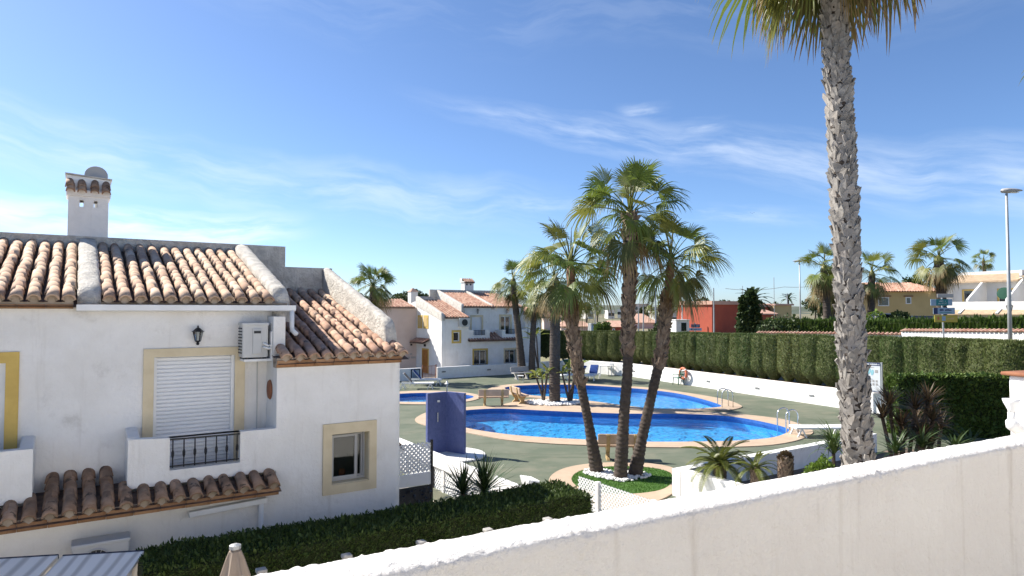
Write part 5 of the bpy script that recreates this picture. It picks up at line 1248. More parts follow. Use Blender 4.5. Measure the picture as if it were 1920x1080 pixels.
def make_bench(c, rz, label, ms=None, ml=None, group=None):
    t = thing('stone_bench', Vector((c.x, c.y, 0)), rz, label, 'bench', group); ms = ms or M_benchseat; ml = ml or M_benchstone
    MB().box(-0.74, 0.74, -0.17, 0.23, 0.40, 0.47).build('seat', ms, t, bevel=0.015)
    MB().box(-0.74, 0.74, -0.035, 0.035, -0.17, 0.17, Matrix.Translation((0,-0.24,0.66)) @ Matrix.Rotation(R(10), 4, 'X')).build('backrest', ms, t, bevel=0.03)
    for x in (-0.42, 0.42):
        prof = [(-0.24,0),(0.20,0),(0.16,0.06),(0.09,0.14),(0.09,0.24),(0.18,0.33),(0.21,0.40),(-0.172,0.40),(-0.19,0.50),(-0.232,0.80),(-0.29,0.84),(-0.335,0.80),(-0.30,0.55),(-0.20,0.30),(-0.10,0.22),(-0.10,0.13),(-0.19,0.06)]
        MB().prism([(x-0.055, y, z) for y, z in prof], (0.11,0,0)).build('leg', ml, t, bevel=0.012)
    return t
make_bench(G(1167,864) + Vector((0,0.2,0)), R(-3), 'ochre stone bench between the three palms and the large pool')
make_bench(G(925,761), R(6), 'ochre stone bench beside the violet shower, back to the house')
make_bench(G(974,757) + Vector((0,0.3,0)), R(-70), 'ochre stone bench turned towards the white stones of the island')
make_bench(G(978,711), R(180)+GRID_ROT, 'pale grey stone bench against the far low white wall', M_greywall, M_greywall)
def make_lounger(c, rz, pad, label, back=48, dx=0):
    t = thing('sun_lounger', Vector((c.x, c.y, 0)), rz, label, 'sun lounger')
    fr_ = MB()
    for y in (-0.32, 0.32):
        fr_.bar((0,y,0.34), (1.28,y,0.34), 0.05, 0.07); fr_.bar((-0.62,y,0.36), (0,y,0.34), 0.05, 0.06)
    fr_.bar((1.28,-0.34,0.34), (1.28,0.34,0.34), 0.05, 0.07); fr_.build('frame', M_pvc, t, bevel=0.012)
    for x in (-0.5, 1.1):
        for y in (-0.32, 0.32):
            MB().bar((x,y,0.33), (x-0.16,y,0.0), 0.045, 0.05).build('leg', M_pvc, t); MB().bar((x,y,0.33), (x+0.16,y,0.0), 0.045, 0.05).build('leg', M_pvc, t)
    for k in range(9): MB().box(0.02+k*0.14, 0.13+k*0.14, -0.295, 0.295, 0.345, 0.37).build('slat', M_pvc, t)
    Mb = Matrix.Translation((0,0,0.37)) @ Matrix.Rotation(R(back), 4, 'Y')
    MB().box(-0.74, 0, -0.30, 0.30, -0.015, 0.02, Mb).build('backrest', M_pvc, t, bevel=0.01)
    if pad: MB().box(-0.72, -0.02, -0.27, 0.27, 0.022, 0.06, Mb).build('cushion', pad, t, bevel=0.015)
    if pad is M_blue: MB().box(0.02, 1.25, -0.27, 0.27, 0.372, 0.40).build('seat_pad', M_pvc, t, bevel=0.012)
    return t
make_lounger(G(772,729), R(4), M_beigefab, 'white sun lounger with beige backrest near the iron gate')
make_lounger(G(789,722), R(4), M_blue, 'white sun lounger with blue backrest near the iron gate')
make_lounger(G(1085,712), R(200), M_blue, 'white sun lounger with dark blue pad half behind a palm trunk')
make_lounger(G(1112,711), R(250), M_blue, 'white sun lounger with blue pad before the stacked white chair')
fc = Vector((0.52,14.55,0)); ft = thing('folded_chair', fc, R(25), 'folded pale slatted chair leaning behind the shaded garden wall', 'chair')
for k_ in range(5): MB().box(-0.03+k_*0.05, 0.012+k_*0.05, -0.22, 0.22, 0.0, 1.06-0.025*k_, Matrix.Rotation(R(-14), 4, 'Y')).build('slat', M_pvc, ft)
MB().bar((-0.28,-0.2,1.0), (0.2,-0.2,0.0), 0.04, 0.04).build('leg', M_pvc, ft)
make_lounger(G(1568,824) + Vector((0,0.6,0)), R(180), None, 'bare white sun lounger half hidden by the huge palm trunk', 0)
def make_chair(c, rz, m, label):
    t = thing('plastic_chair', Vector((c.x, c.y, 0)), rz, label, 'chair')
    MB().box(-0.23, 0.23, -0.22, 0.22, 0.40, 0.44).build('seat', m, t, bevel=0.02)
    for x, y in ((-0.22,-0.20),(0.22,-0.20),(-0.22,0.20),(0.22,0.20)): MB().bar((x*1.12,y*1.15,0), (x,y,0.41), 0.04, 0.045).build('leg', m, t)
    Mb = Matrix.Translation((0,0.21,0.44)) @ Matrix.Rotation(R(-14), 4, 'X'); b = MB()
    b.panel(-0.22, 0.22, 0.0, 0.42, [(-0.17,-0.11,0.06,0.36),(-0.07,-0.01,0.06,0.36),(0.03,0.09,0.06,0.36),(0.12,0.18,0.06,0.36)], -0.012, 0.012); b.v = [tuple(Mb @ Vector(p)) for p in b.v]; b.build('backrest', m, t)
    for s in (-1, 1): MB().tube([(s*0.25,-0.20,0.40),(s*0.27,-0.20,0.62),(s*0.27,0.0,0.66),(s*0.24,0.27,0.64)], 0.022, 7).build('armrest', m, t, smooth=True)
    return t
make_chair(G(1272,721), R(215), M_greenpl, 'green plastic armchair beside the orange lifebuoy')
make_chair(G(1147,703), R(160), M_pvc, 'white plastic armchair by the low wall under the hedge')
make_chair(G(1152,702) + Vector((0.25,0.2,0)), R(165), M_iron, 'dark plastic armchair just behind the white plastic armchair')
tb = thing('plastic_table', G(1133,704), R(15), 'white plastic table between blue lounger and white armchair', 'table')
MB().box(-0.5,0.5,-0.38,0.38,0.68,0.72).build('table_top', M_pvc, tb, bevel=0.015)
for x in (-0.42,0.42):
    for y in (-0.3,0.3): MB().bar((x*1.06,y*1.06,0),(x,y,0.69),0.045,0.045).build('leg', M_pvc, tb)
# green canvas sling chair
c = G(1066,700); gs = thing('sling_chair', c, R(10), 'green canvas folding chair near the far end of the low wall', 'chair')
MB().prism([(-0.48,0,1.02),(0.48,0,1.02),(0.10,-0.1,0.42),(-0.10,-0.1,0.42)], (0,0.03,0)).build('canvas', M_green_net, gs)
for s in (-1,1): MB().bar((s*0.5,0.02,1.04),(s*0.1,-0.15,0.0),0.03,0.03).build('leg', M_pvc, gs); MB().bar((s*0.3,0.35,0.0),(s*0.2,-0.1,0.6),0.03,0.03).build('leg', M_pvc, gs)
# small stool table by far bench
c = G(976,716); st = thing('stool', c, 0, 'small white stool in front of the pale far bench', 'stool')
MB().box(-0.2,0.2,-0.2,0.2,0.38,0.42).build('seat', M_pvc, st, bevel=0.01)
for x in (-0.16,0.16):
    for y in (-0.16,0.16): MB().bar((x,y,0),(x,y,0.39),0.025,0.025).build('leg', M_pvc, st)
# lifebuoy
lp, ld, ln = on_wall(1286, 704, WALL_PTS[1], WALL_PTS[2]); ln = ln if ln.dot(-lp) > 0 else -ln
lb_ = thing('lifebuoy', Vector((lp.x, lp.y, 0)) + ln*0.22, math.atan2(ld.y, ld.x), 'faded orange lifebuoy ring on a stand before the white wall', 'lifebuoy')
mb = MB(); n, k = 28, 10
for i in range(n):
    a = 2*math.pi*i/n
    for j in range(k):
        b = 2*math.pi*j/k; r_ = 0.31+0.085*math.cos(b); mb.v.append((r_*math.cos(a), 0.085*math.sin(b)*0.8, 0.72+r_*math.sin(a)))
mb.f = [(i*k+j, i*k+(j+1)%k, ((i+1)%n)*k+(j+1)%k, ((i+1)%n)*k+j) for i in range(n) for j in range(k)]
mb.build('ring', M_orange, lb_, smooth=True)
MB().tube([(0,0.10,0),(0,0.10,1.08),(0,0.0,1.10)], 0.022, 8).build('stand', M_galv, lb_)
for a in (45,135,225,315):
    Mx = Matrix.Translation((0,0,0.72)) @ Matrix.Rotation(R(a), 4, 'Y') @ Matrix.Translation((0.31,0,0)); MB().lathe([(0.088,-0.03),(0.09,0),(0.088,0.03)], 10, Mx @ Matrix.Diagonal((1,0.82,1,1))).build('band', M_pvc, lb_)
# pool ladders
def ladder(c, d, label):
    d = Vector((*d, 0)).normalized(); t = thing('pool_ladder', Vector((c.x, c.y, 0.03)), math.atan2(d.y, d.x), label, 'pool ladder')
    for y in (-0.25, 0.25):
        pts = [(-0.35,y,0),(-0.35,y,0.62)] + [(-0.35+0.27*(1-math.cos(a)), y, 0.62+0.22*math.sin(a)) for a in [R(18*i) for i in range(1,10)]] + [(0.19,y,0.60),(0.19,y,-0.9)]
        MB().tube(pts, 0.024, 8).build('rail', M_steel, t, smooth=True)
    for z in (-0.25,-0.5,-0.75): MB().box(0.15,0.23,-0.24,0.24,z-0.02,z).build('tread', M_steel, t)
ladder(G(1474,810), (-1,-0.28), 'steel handrail ladder at the end of the large pool')
ladder(G(1357,764), (-1,-0.12), 'steel handrail ladder at the end of the pool behind')
# information board
bc = G(1632, 776); bd = R(-48)
ib = thing('information_board', bc, bd, 'white information board with pool plan on posts by the wall', 'sign')
for x in (-0.55, 0.50): MB().box(x-0.04, x+0.04, -0.04, 0.04, -0.3, 2.32).build('post', M_galv, ib)
zb = 0.98
pn = MB().box(-0.50, 0.455, -0.05, -0.015, zb, zb+1.32).build('panel', M_signwhite, ib)
def flat(x0, x1, z0, z1, m, nm='print'): MB().box(x0, x1, -0.0545, -0.0515, zb+z0, zb+z1).build(nm, m, pn)
flat(-0.50, 0.455, 1.18, 1.32, M_navy, 'header_band'); flat(-0.50, 0.455, 0.0, 0.07, M_navy, 'footer_band')
def words(x0, x1, z, h, m, dy=-0.0575):
    mb = MB(); x = x0
    while x < x1:
        w = rnd.uniform(0.018, 0.032)*h/0.05
        if rnd.random() > 0.16: mb.box(x, x+w*0.8, dy, dy+0.002, zb+z, zb+z+h*rnd.choice((1,0.8,0.8)))
        x += w
    mb.build('lettering', m, pn)
words(-0.46, 0.40, 1.215, 0.065, M_signwhite); words(-0.25, 0.2, 1.10, 0.025, M_greywall); words(-0.2, 0.15, 0.575, 0.02, M_greywall); words(-0.2, 0.4, 0.02, 0.03, M_signwhite)
for cx_, cz_, w_, h_, ang in ((-0.02,0.92,0.16,0.30,24),(0.13,0.88,0.12,0.26,10),(-0.08,0.80,0.09,0.22,30),(-0.10,1.02,0.10,0.06,0),(-0.32,0.85,0.2,0.2,15)):
    MB().lathe([(0.5,0),(0.5,0.003),(0.0,0.003)], 20, Matrix.Translation((cx_,-0.0515,zb+cz_)) @ Matrix.Rotation(R(ang), 4, 'Y') @ Matrix.Rotation(R(90), 4, 'X') @ Matrix.Diagonal((w_,h_,1,1))).build('plan_shape', M_lightblue, pn)
flat(0.24, 0.36, 0.87, 1.0, M_greywall)
for i in range(5):
    for j in range(2): flat(-0.28+i*0.135, -0.28+i*0.135+0.085, 0.31+j*0.14, 0.31+j*0.14+0.095, M_greywall, 'pictogram')

# ------------------------------------------------------------------ far house (mirror twin of the near one)
O2 = FEN + DN*2.0
FH = thing('white_house', O2, GRID_ROT, 'far white house with pinkish tile roofs and chimney across the pools', 'house')
w = MB(); w.panel(1.39, 3.6, -0.05, 4.13, [(2.32,2.84,2.40,3.08)], 0.0, 0.2)
w.panel(3.6, 10.06, -0.05, 2.40, [(4.06,5.10,0.62,1.70),(6.78,7.66,0.62,1.66)], 0.0, 0.2)
w.panel(3.6, 8.95, 2.3, 4.90, [(4.40,5.24,2.45,4.15),(6.95,7.85,2.45,4.20)], 0.95, 1.15)
w.panel(8.95, 10.06, 2.4, 4.10, [], 0.0, 0.2)
w.prism([(1.39,0.2,-0.05),(1.39,7.5,-0.05),(1.39,7.5,4.8),(1.39,4.2,5.4),(1.39,0.2,4.05)], (0.2,0,0)); w.prism([(9.86,0.2,-0.05),(9.86,8,-0.05),(9.86,8,4.8),(9.86,5,5.2),(9.86,0.2,4.05)], (0.2,0,0))
w.prism([(3.45,0.2,2.4),(3.45,5,2.4),(3.45,5,5.2),(3.45,0.2,4.0)], (0.15,0,0)); w.box(1.6,9.85,8.0,8.2,-0.05,5.0)
w.box(8.80,8.95,0.2,1.0,2.4,4.3)
w.build('wall', M_plaster, FH)
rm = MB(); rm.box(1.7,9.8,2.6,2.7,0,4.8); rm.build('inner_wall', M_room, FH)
def fwin(a, b, z0, z1, sm, v=0.0, grille=False, split=True, shutter=False, wd=0.14):
    s = MB().panel(a, b, z0, z1, [(a+wd, b-wd, z0+(wd if z0 > 0 else 0), z1-wd)], v-0.03, v+0.003).build('window_surround', sm, FH)
    a2, b2, c2, d2 = a+wd, b-wd, z0+(wd if z0 > 0 else 0), z1-wd
    f = MB().frame(a2, b2, c2, d2, 0.06, v+0.08, v+0.12)
    if split: f.box((a2+b2)/2-0.04, (a2+b2)/2+0.04, v+0.08, v+0.12, c2+0.06, d2-0.06)
    f = f.build('window', M_pvc, FH)
    if shutter: MB().box(a2+0.06, b2-0.06, v+0.085, v+0.105, c2, d2-0.06).build('roller_shutter', M_shutter, f)
    else: MB().box(a2+0.06, b2-0.06, v+0.095, v+0.105, c2+0.06, d2-0.06).build('pane', M_glassdark, f)
    if grille:
        g = MB(); n = int((b2-a2)/0.12)
        for i in range(n+1): x = a2-0.03+(b2-a2+0.06)*i/n; g.box(x-0.009, x+0.009, v-0.07, v-0.05, c2-0.05, d2+0.02)
        for z in (c2+0.02, d2-0.1): g.box(a2-0.04, b2+0.04, v-0.07, v-0.05, z, z+0.02)
        g.build('window_grille', M_iron, f)
    return f
fwin(2.19, 2.97, 2.26, 3.21, M_yellow, split=False); fwin(3.92, 5.24, 0.50, 1.82, M_yellow, grille=True); fwin(6.64, 7.80, 0.50, 1.79, M_cream, grille=True)
fwin(4.26, 5.38, 2.45, 4.29, M_cream, v=0.95, shutter=True, wd=0.13); fwin(6.82, 7.98, 2.45, 4.33, M_cream, v=0.95)
b = MB(); b.panel(3.6, 5.40, 2.42, 3.20, [(4.02,5.02,2.80,3.4)], -0.004, 0.12); b.v = [(x, y, min(z, 3.2)) for x, y, z in b.v]; b.box(5.26,5.40,0.12,0.95,2.42,3.18); b.build('balcony_parapet', M_plaster, FH, bevel=0.02)
b = MB(); b.panel(6.50, 8.80, 2.42, 3.18, [(6.80,7.74,2.84,3.4)], -0.004, 0.12); b.v = [(x, y, min(z, 3.18)) for x, y, z in b.v]; b.box(6.50,6.64,0.12,0.95,2.42,3.16); b.build('balcony_parapet', M_plaster, FH, bevel=0.02)
for a, bb, zz_ in ((4.02,5.02,2.80),(6.80,7.74,2.84)):
    g = MB().bar((a,0.06,zz_+0.36),(bb,0.06,zz_+0.36),0.03,0.03).build('railing', M_iron, FH)
    me = MB().box(-0.01,0.01,-0.01,0.01,0,0.36).mesh('baluster', M_iron)
    for i in range(8): place('baluster', me, g, loc=(a+0.06+(bb-a-0.12)*i/7, 0.06, zz_))
def joined_tiles(parent, x0, x1, y0, z0, y1, z1, name='roof', pitch=0.24, expo=0.26, skip=None, m=None):
    sl = math.atan2(z1-z0, y1-y0); L = math.hypot(y1-y0, z1-z0); cs, sn = math.cos(sl), math.sin(sl)
    b = MB().add([(x0,y0,z0-0.02),(x1,y0,z0-0.02),(x1,y1,z1-0.02),(x0,y1,z1-0.02),(x0,y0,z0-0.09),(x1,y0,z0-0.09),(x1,y1,z1-0.09),(x0,y1,z1-0.09)], [(0,1,2,3),(7,6,5,4),(0,4,5,1)]).build(name, M_channel, parent)
    mb = MB()
    for r_ in range(int(L/expo)):
        for x in cols_between(x0, x1, pitch):
            d_ = r_*expo
            if skip and skip(x, y0+d_*cs): continue
            tile_shape(mb, Matrix.Translation((x, y0+d_*cs, z0+d_*sn+0.01)) @ Matrix.Rotation(sl+R(2.5), 4, 'X'), L=expo*1.5, n=4, th=0.012)
    mb.build('roof_tiles', m or M_tile_far, b)['kind'] = 'stuff'
    return b
joined_tiles(FH, 3.62, 8.95, 0.80, 4.93, 5.0, 6.08); joined_tiles(FH, 1.62, 3.62, -0.15, 4.13, 4.2, 5.42)
joined_tiles(FH, 8.98, 10.9, -0.15, 4.12, 4.5, 5.2); joined_tiles(FH, 3.5, 8.2, -0.33, 2.43, 0.0, 2.53); joined_tiles(FH, 5.42, 6.48, -0.05, 2.52, 0.94, 2.92)
lumpy(FH, 'roof_coping', 1.36, 1.62, [(-0.05,4.25),(0.1,4.45),(4.2,5.72)], lambda y: 3.9+max(0,y)*0.25, M_coping, 0.012, 2)
lumpy(FH, 'roof_coping', 3.48, 3.74, [(0.85,4.98),(1.0,5.12),(5.0,6.28)], lambda y: 4.2+max(0,y)*0.25, M_coping, 0.012, 3)
lumpy(FH, 'roof_divider', 6.10, 6.36, [(0.9,5.0),(1.05,5.10),(5.0,6.26)], lambda y: 4.7+max(0,y-1)*0.25, M_coping, 0.012, 4)
lumpy(FH, 'roof_coping', 8.86, 9.06, [(0.9,5.0),(1.05,5.10),(5.0,6.2)], lambda y: 4.0+max(0,y)*0.25, M_coping, 0.012, 6)
MB().panel(2.9, 9.05, 4.9, 6.30, [], 5.0, 5.2).build('parapet', M_coping, FH); MB().panel(1.39, 2.9, 4.4, 5.72, [], 4.2, 4.4).build('parapet', M_coping, FH)
cm = MB().box(6.05,6.90,5.05,5.65,5.9,6.95).build('chimney', M_plaster, FH); MB().box(5.98,6.97,4.98,5.72,6.95,7.02).build('chimney_band', M_plaster, cm)
joined_tiles(cm, 6.0, 6.95, 4.92, 6.96, 5.35, 7.24, 'chimney_roof', 0.2, 0.2); MB().box(5.98,6.97,5.36,5.70,7.021,7.27).build('chimney_top', M_plaster, cm)
for x in (6.2,6.55): MB().box(x,x+0.14,5.047,5.06,6.70,6.84).build('vent_opening', M_dark, cm)
cm = MB().box(2.0,2.6,6.6,7.2,5.0,6.15).build('chimney', M_whitefar, FH); MB().lathe([(0.5,6.15),(0.05,6.45)], 4, Matrix.Translation((2.3,6.9,0)) @ Matrix.Rotation(R(45),4,'Z')).build('chimney_roof', M_tile_far, cm)
t = ac_unit(O2 + DU*2.70 + DN*(-0.32) + Vector((0,0,3.45)), GRID_ROT, 0.86, 0.30, 0.62, 'grey air conditioner with round fan on the far white house', True)
MB().lathe([(0.24,0),(0.24,0.015),(0.22,0.02),(0.0,0.02)], 24, Matrix.Translation((0.40,-0.002,0.31)) @ Matrix.Rotation(R(90), 4, 'X')).build('fan_opening', M_dark, t)
MB().box(0.1,0.14,0.0,0.32,-0.05,0).build('wall_bracket', M_pvc, t); MB().box(0.7,0.74,0.0,0.32,-0.05,0).build('wall_bracket', M_pvc, t)
for u_, lab in ((4.85,'black wall lantern above the far shuttered balcony door'),(7.45,'black wall lantern above the far glazed balcony doors')): lantern(O2 + DU*u_ + DN*0.80 + Vector((0,0,4.55)), GRID_ROT, lab, 1.5)
# entrance side of the far house, and the unit beside it
def endbox(v0, v1, z0, z1, m, nm, parent, o0=0.03, o1=-0.01): return MB().box(1.39-o0, 1.39-o1, v0, v1, z0, z1).build(nm, m, parent)
for v0, v1 in ((3.17,3.95),(2.14,2.96)):
    f = endbox(v0, v1, 3.28, 4.28, M_yellow, 'window_surround', FH); endbox(v0+0.16, v1-0.16, 3.44, 4.12, M_ochrewall, 'shutter', f, 0.05, -0.031)
f = endbox(2.05, 3.20, -0.02, 1.80, M_yellow, 'door_frame', FH); endbox(2.17, 3.08, -0.01, 1.70, M_doorwood, 'door', f, 0.045, -0.031)
cn = joined_tiles(FH, 0, 2.3, 0.0, 2.26, 0.62, 2.52, 'porch_canopy'); cn.matrix_local = Matrix.Translation((0.80,4.2,0)) @ Matrix.Rotation(R(-90), 4, 'Z')
endbox(2.55, 2.70, 1.95, 2.12, M_dark, 'wall_lamp', FH, 0.12)
PU = thing('white_house', O2 - DU*0.1, GRID_ROT, 'set-back whitish house unit, tinted pink for bounce light, beside the far house entrance', 'house')
w = MB(); w.panel(-6.0, 1.48, -0.05, 4.85, [(-1.5,-0.7,0.9,2.0)], 4.2, 4.4); w.build('wall', M_pink_and_bounce, PU)  # whitish plaster; pink stands for light bounced off the red floor
joined_tiles(PU, -6.0, 1.3, 4.0, 4.88, 6.6, 5.5, 'roof')
f = MB().frame(-1.62,-0.58,0.78,2.12,0.12,4.16,4.2).build('window_surround', M_yellow, PU); MB().box(-1.5,-0.7,4.30,4.32,0.9,2.0).build('pane', M_glassdark, f)
nm = MB(); x = 0.62
while x < 1.42: nm.box(x, x+0.055, 4.185, 4.198, 0.98, 1.12); x += 0.085 if abs(x-0.92) > 0.05 else 0.15
nm.box(0.95,1.01,4.185,4.198,1.25,1.38); nm.box(1.05,1.11,4.185,4.198,1.25,1.38); nm.build('house_name', M_greywall, PU)
MB().box(0.98,1.12,4.16,4.198,1.96,2.1).build('wall_lamp', M_dark, PU)
# gate and notice frame at the far wall
gg = thing('iron_gate', FEN - DU*1.05, GRID_ROT, 'dark iron garden gate in front of the orange door', 'gate')
for x in (0.0, 1.0): MB().box(x-0.03,x+0.03,-0.03,0.03,-0.02,0.98).build('post', M_terracotta, gg)
for z in (0.1, 0.9): MB().box(0.03,0.97,-0.012,0.012,z-0.015,z+0.015).build('rail', M_terracotta, gg)
me = MB().box(-0.009,0.009,-0.009,0.009,0.115,0.885).mesh('bar', M_terracotta)
for i in range(8): place('bar', me, gg, loc=(0.12+i*0.108,0,0))
pw = thing('boundary_wall', FEN - DU*1.12, GRID_ROT, 'short low white wall with notice frame left of iron gate', 'wall')
MB().box(-6.0,0.0,0.0,0.2,-0.05,0.80).build('wall', M_stucco, pw, bevel=0.02)
nf = thing('notice_board', FEN - DU*1.90 - DN*0.03, GRID_ROT, 'small dark framed notice board on the low wall near loungers', 'sign')
MB().frame(0,0.66,0.02,0.74,0.06,-0.02,0.025).build('frame', M_navyedge, nf); MB().box(0.06,0.60,0.0,0.02,0.08,0.68).build('notice', M_bluesign, nf)
ln_ = MB()
for i in range(6): ln_.box(0.12,0.12+rnd.uniform(0.2,0.42),-0.004,-0.001,0.16+i*0.085,0.19+i*0.085)
ln_.build('lettering', M_navy, nf)

# ------------------------------------------------------------------ side porch and gate of the near house
sp = thing('side_porch', HO + DU*4.86 + DN*1.95, GRID_ROT, 'small tiled side porch at the corner of the nearest house', 'porch')
MB().box(0.0,0.72,0.0,0.9,-0.3,2.10).build('wall', M_plaster, sp)
pr_ = MB().add([(-0.02,-0.1,2.12),(0.80,-0.1,2.12),(0.80,0.95,2.42),(-0.02,0.95,2.42)], [(0,1,2,3)]).build('porch_roof', M_channel, sp)
for i in range(4):
    for j in range(4): place('roof_tile', TILE_OLD, pr_, M=tile_M(0.06+i*0.22, -0.16+j*0.22, 2.14+j*0.065, R(17)))
fascia(pr_, 0.0, 0.84, -0.10, 2.09)
MB().prism([(0.0,0.95,2.2),(0.0,2.6,2.2),(0.0,2.6,2.95),(0.0,0.95,2.62)], (0.62,0,0)).build('upper_wall', M_plaster, sp)
gt_ = thing('garden_gate', HO + DU*4.92 + DN*1.78, GRID_ROT, 'grey lattice garden gate with dark patterned lower panel by the house corner', 'gate')
mb = MB(); lattice(mb, 1.26, 0.52, 0.085, 0.034, 0.01, 0.0, 1.68); mb.build('lattice_panel', M_pvc, gt_)
MB().box(0.0,1.26,-0.012,0.012,1.44,1.66).build('rail_board', M_pvc, gt_); MB().box(0.0,1.26,-0.01,0.01,-0.3,1.43).build('lower_panel', M_dark, gt_)
MB().box(1.26,1.30,-0.02,0.02,-0.3,2.24).build('post', M_iron, gt_)
lm = MB(); pts = [(Vector((rnd.uniform(0.02,1.24), -0.02, rnd.uniform(0.4,1.4))), Vector((0,-1,0))) for i in range(420)]
leafscatter(lm, pts, 0.05, 0.5); lm.build('climbing_leaves', leafmat('ivy_leaf', [(0.02,0.03,0.05),(0.05,0.07,0.10),(0.03,0.04,0.06)]), gt_)['kind'] = 'stuff'
# pillar with drain hopper at the terrace's far end
pc3 = D(1952, 760, 5.3); pi = thing('white_pillar', Vector((pc3.x, pc3.y, -0.3)), R(20), 'white stucco pillar with terracotta cap beyond the terrace parapet', 'pillar')
ztop = D(1910, 706, 5.3).z + 0.3
MB().box(-0.13,0.2,-0.16,0.16,0,ztop).build('shaft', M_stucco, pi, bevel=0.02); MB().box(-0.165,0.23,-0.2,0.2,ztop+0.001,ztop+0.03).build('cap', M_terracotta, pi, bevel=0.01)
hc = D(1896, 748, 5.1); hp = thing('rain_hopper', Vector((hc.x, hc.y, hc.z-0.25)), R(10), 'white rainwater hopper and pipe fixed to the white pillar', 'drainpipe')
MB().lathe([(0.022,0.14),(0.026,0.17),(0.05,0.22),(0.058,0.25),(0.05,0.25),(0.02,0.2)], 16).build('hopper', M_pvc, hp, smooth=True); MB().tube([(0,0,0.15),(0,0,0.07)], 0.026, 10).build('stem', M_pvc, hp, smooth=True)
MB().tube([(-0.03,-0.02,0.085),(-0.01,-0.01,0.055),(0.08,0.02,0.01),(0.22,0.07,-0.04)], [0.035,0.042,0.042,0.042], 12).build('pipe', M_pvc, hp, smooth=True)

# ------------------------------------------------------------------ across the road
RZ = 1.2
rd = MB(); a, b = Vector((14.5,62,0)), Vector((34,21,0)); d = (b-a).normalized(); nr = Vector((-d.y,d.x,0))
rd.add([(*(a-d*60+nr*0).xy,RZ+0.02),(*(b+d*30).xy,RZ+0.02),(*(b+d*30+nr*6).xy,RZ+0.02),(*(a-d*60+nr*6).xy,RZ+0.02)], [(0,1,2,3)]); structure(rd.build('road', M_road))
def arched_wall(p, q, label, arches):
    L = (q-p).length; d = (q-p); d.z = 0; rz = math.atan2(d.y, d.x); t = thing('street_wall', Vector((p.x,p.y,RZ)), rz, label, 'wall'); L = d.length
    h0, h1 = p.z-RZ, q.z-RZ
    MB().prism([(0,0,0),(L,0,0),(L,0,h1-0.12),(0,0,h0-0.12)], (0,0.3,0)).build('wall', M_whitefar, t)
    mb = MB(); n = int(L/0.30)
    for i in range(n):
        x = (i+0.5)*L/n; z = h0+(h1-h0)*x/L-0.1; tile_shape(mb, Matrix.Translation((x,-0.14,z)) @ Matrix.Rotation(R(20),4,'X'), L=0.42, r0=0.12, r1=0.10, hh=0.1, n=5)
    mb.build('coping_tiles', M_tile_far, t)['kind'] = 'stuff'
    for px in arches:
        o_, dd_, nn_ = on_wall(px, 640, Vector((p.x,p.y,0)), Vector((q.x,q.y,0))); x = (Vector((o_.x,o_.y,0))-Vector((p.x,p.y,0))).dot(d.normalized()); z = h0+(h1-h0)*x/L
        MB().prism([(x-0.55,0.02,0.2),(x+0.55,0.02,0.2)] + [(x+0.55*math.cos(R(a_)),0.02,z-0.86+0.4*math.sin(R(a_))) for a_ in range(0,181,20)], (0,-0.03,0)).build('arch_shade_panel', M_dark, t)  # dark panel on the wall face, painted as the shade inside an arch
    return t
arched_wall(D(1418,623,56), D(1690,626,46), 'white street wall with clay tile coping behind the tall hedge', [])
arched_wall(D(1690,619,46.0), D(1935,620,36.5), 'higher white street wall with arches and clay tile coping', [1712,1838])
# clipped shrubs behind it
shr = []
for k in range(3):
    mb, P = rough_box(1.0, 0.8, 1.0, 0.2, 0.06, 5*k); core = mb.mesh('core', M_boxcore); lf = MB(); pts = []
    for i in range(1500):
        f = rnd.random(); a, b = rnd.random(), rnd.random()
        if f < 0.4: pts.append((P(a,0,b), Vector((0,-1,0))))
        elif f < 0.7: pts.append((P(a,b*0.8,1), Vector((0,0,1))))
        elif f < 0.85: pts.append((P(0,a*0.8,b), Vector((-1,0,0))))
        else: pts.append((P(1,a*0.8,b), Vector((1,0,0))))
    leafscatter(lf, pts, 0.09, 0.6, 0.4, 0.3); shr.append((core, lf.mesh('foliage', M_box)))
def shrub_row(p, q, n, top_z0, top_z1, lab, grp):
    d = (q-p); rz = math.atan2(d.y, d.x); w = d.length/n
    for i in range(n):
        c = p.lerp(q, i/n); zt = top_z0+(top_z1-top_z0)*i/n + rnd.uniform(-.04,.04)
        t = thing('clipped_shrub', Vector((c.x,c.y,RZ)), rz, lab, 'shrub', grp)
        for nm, me in zip(('core','foliage'), shr[i % 3]): 
            o = place(nm, me, t, scale=(w*rnd.uniform(0.92,1.0), 1.2, zt-RZ))
            if nm == 'foliage': o['kind'] = 'stuff'
p, q = D(1432,603,60), D(1655,604,51); shrub_row(Vector((p.x,p.y,0)), Vector((q.x,q.y,0)), 13, p.z, q.z, 'clipped green hedge shrub above the lower street wall', 'clipped shrubs above the lower street wall')
p, q = D(1655,604,51), D(1925,604,40); shrub_row(Vector((p.x,p.y,0)), Vector((q.x,q.y,0)), 16, p.z-0.05, q.z+0.1, 'clipped green hedge shrub above the higher arched street wall', 'clipped shrubs above the arched street wall')
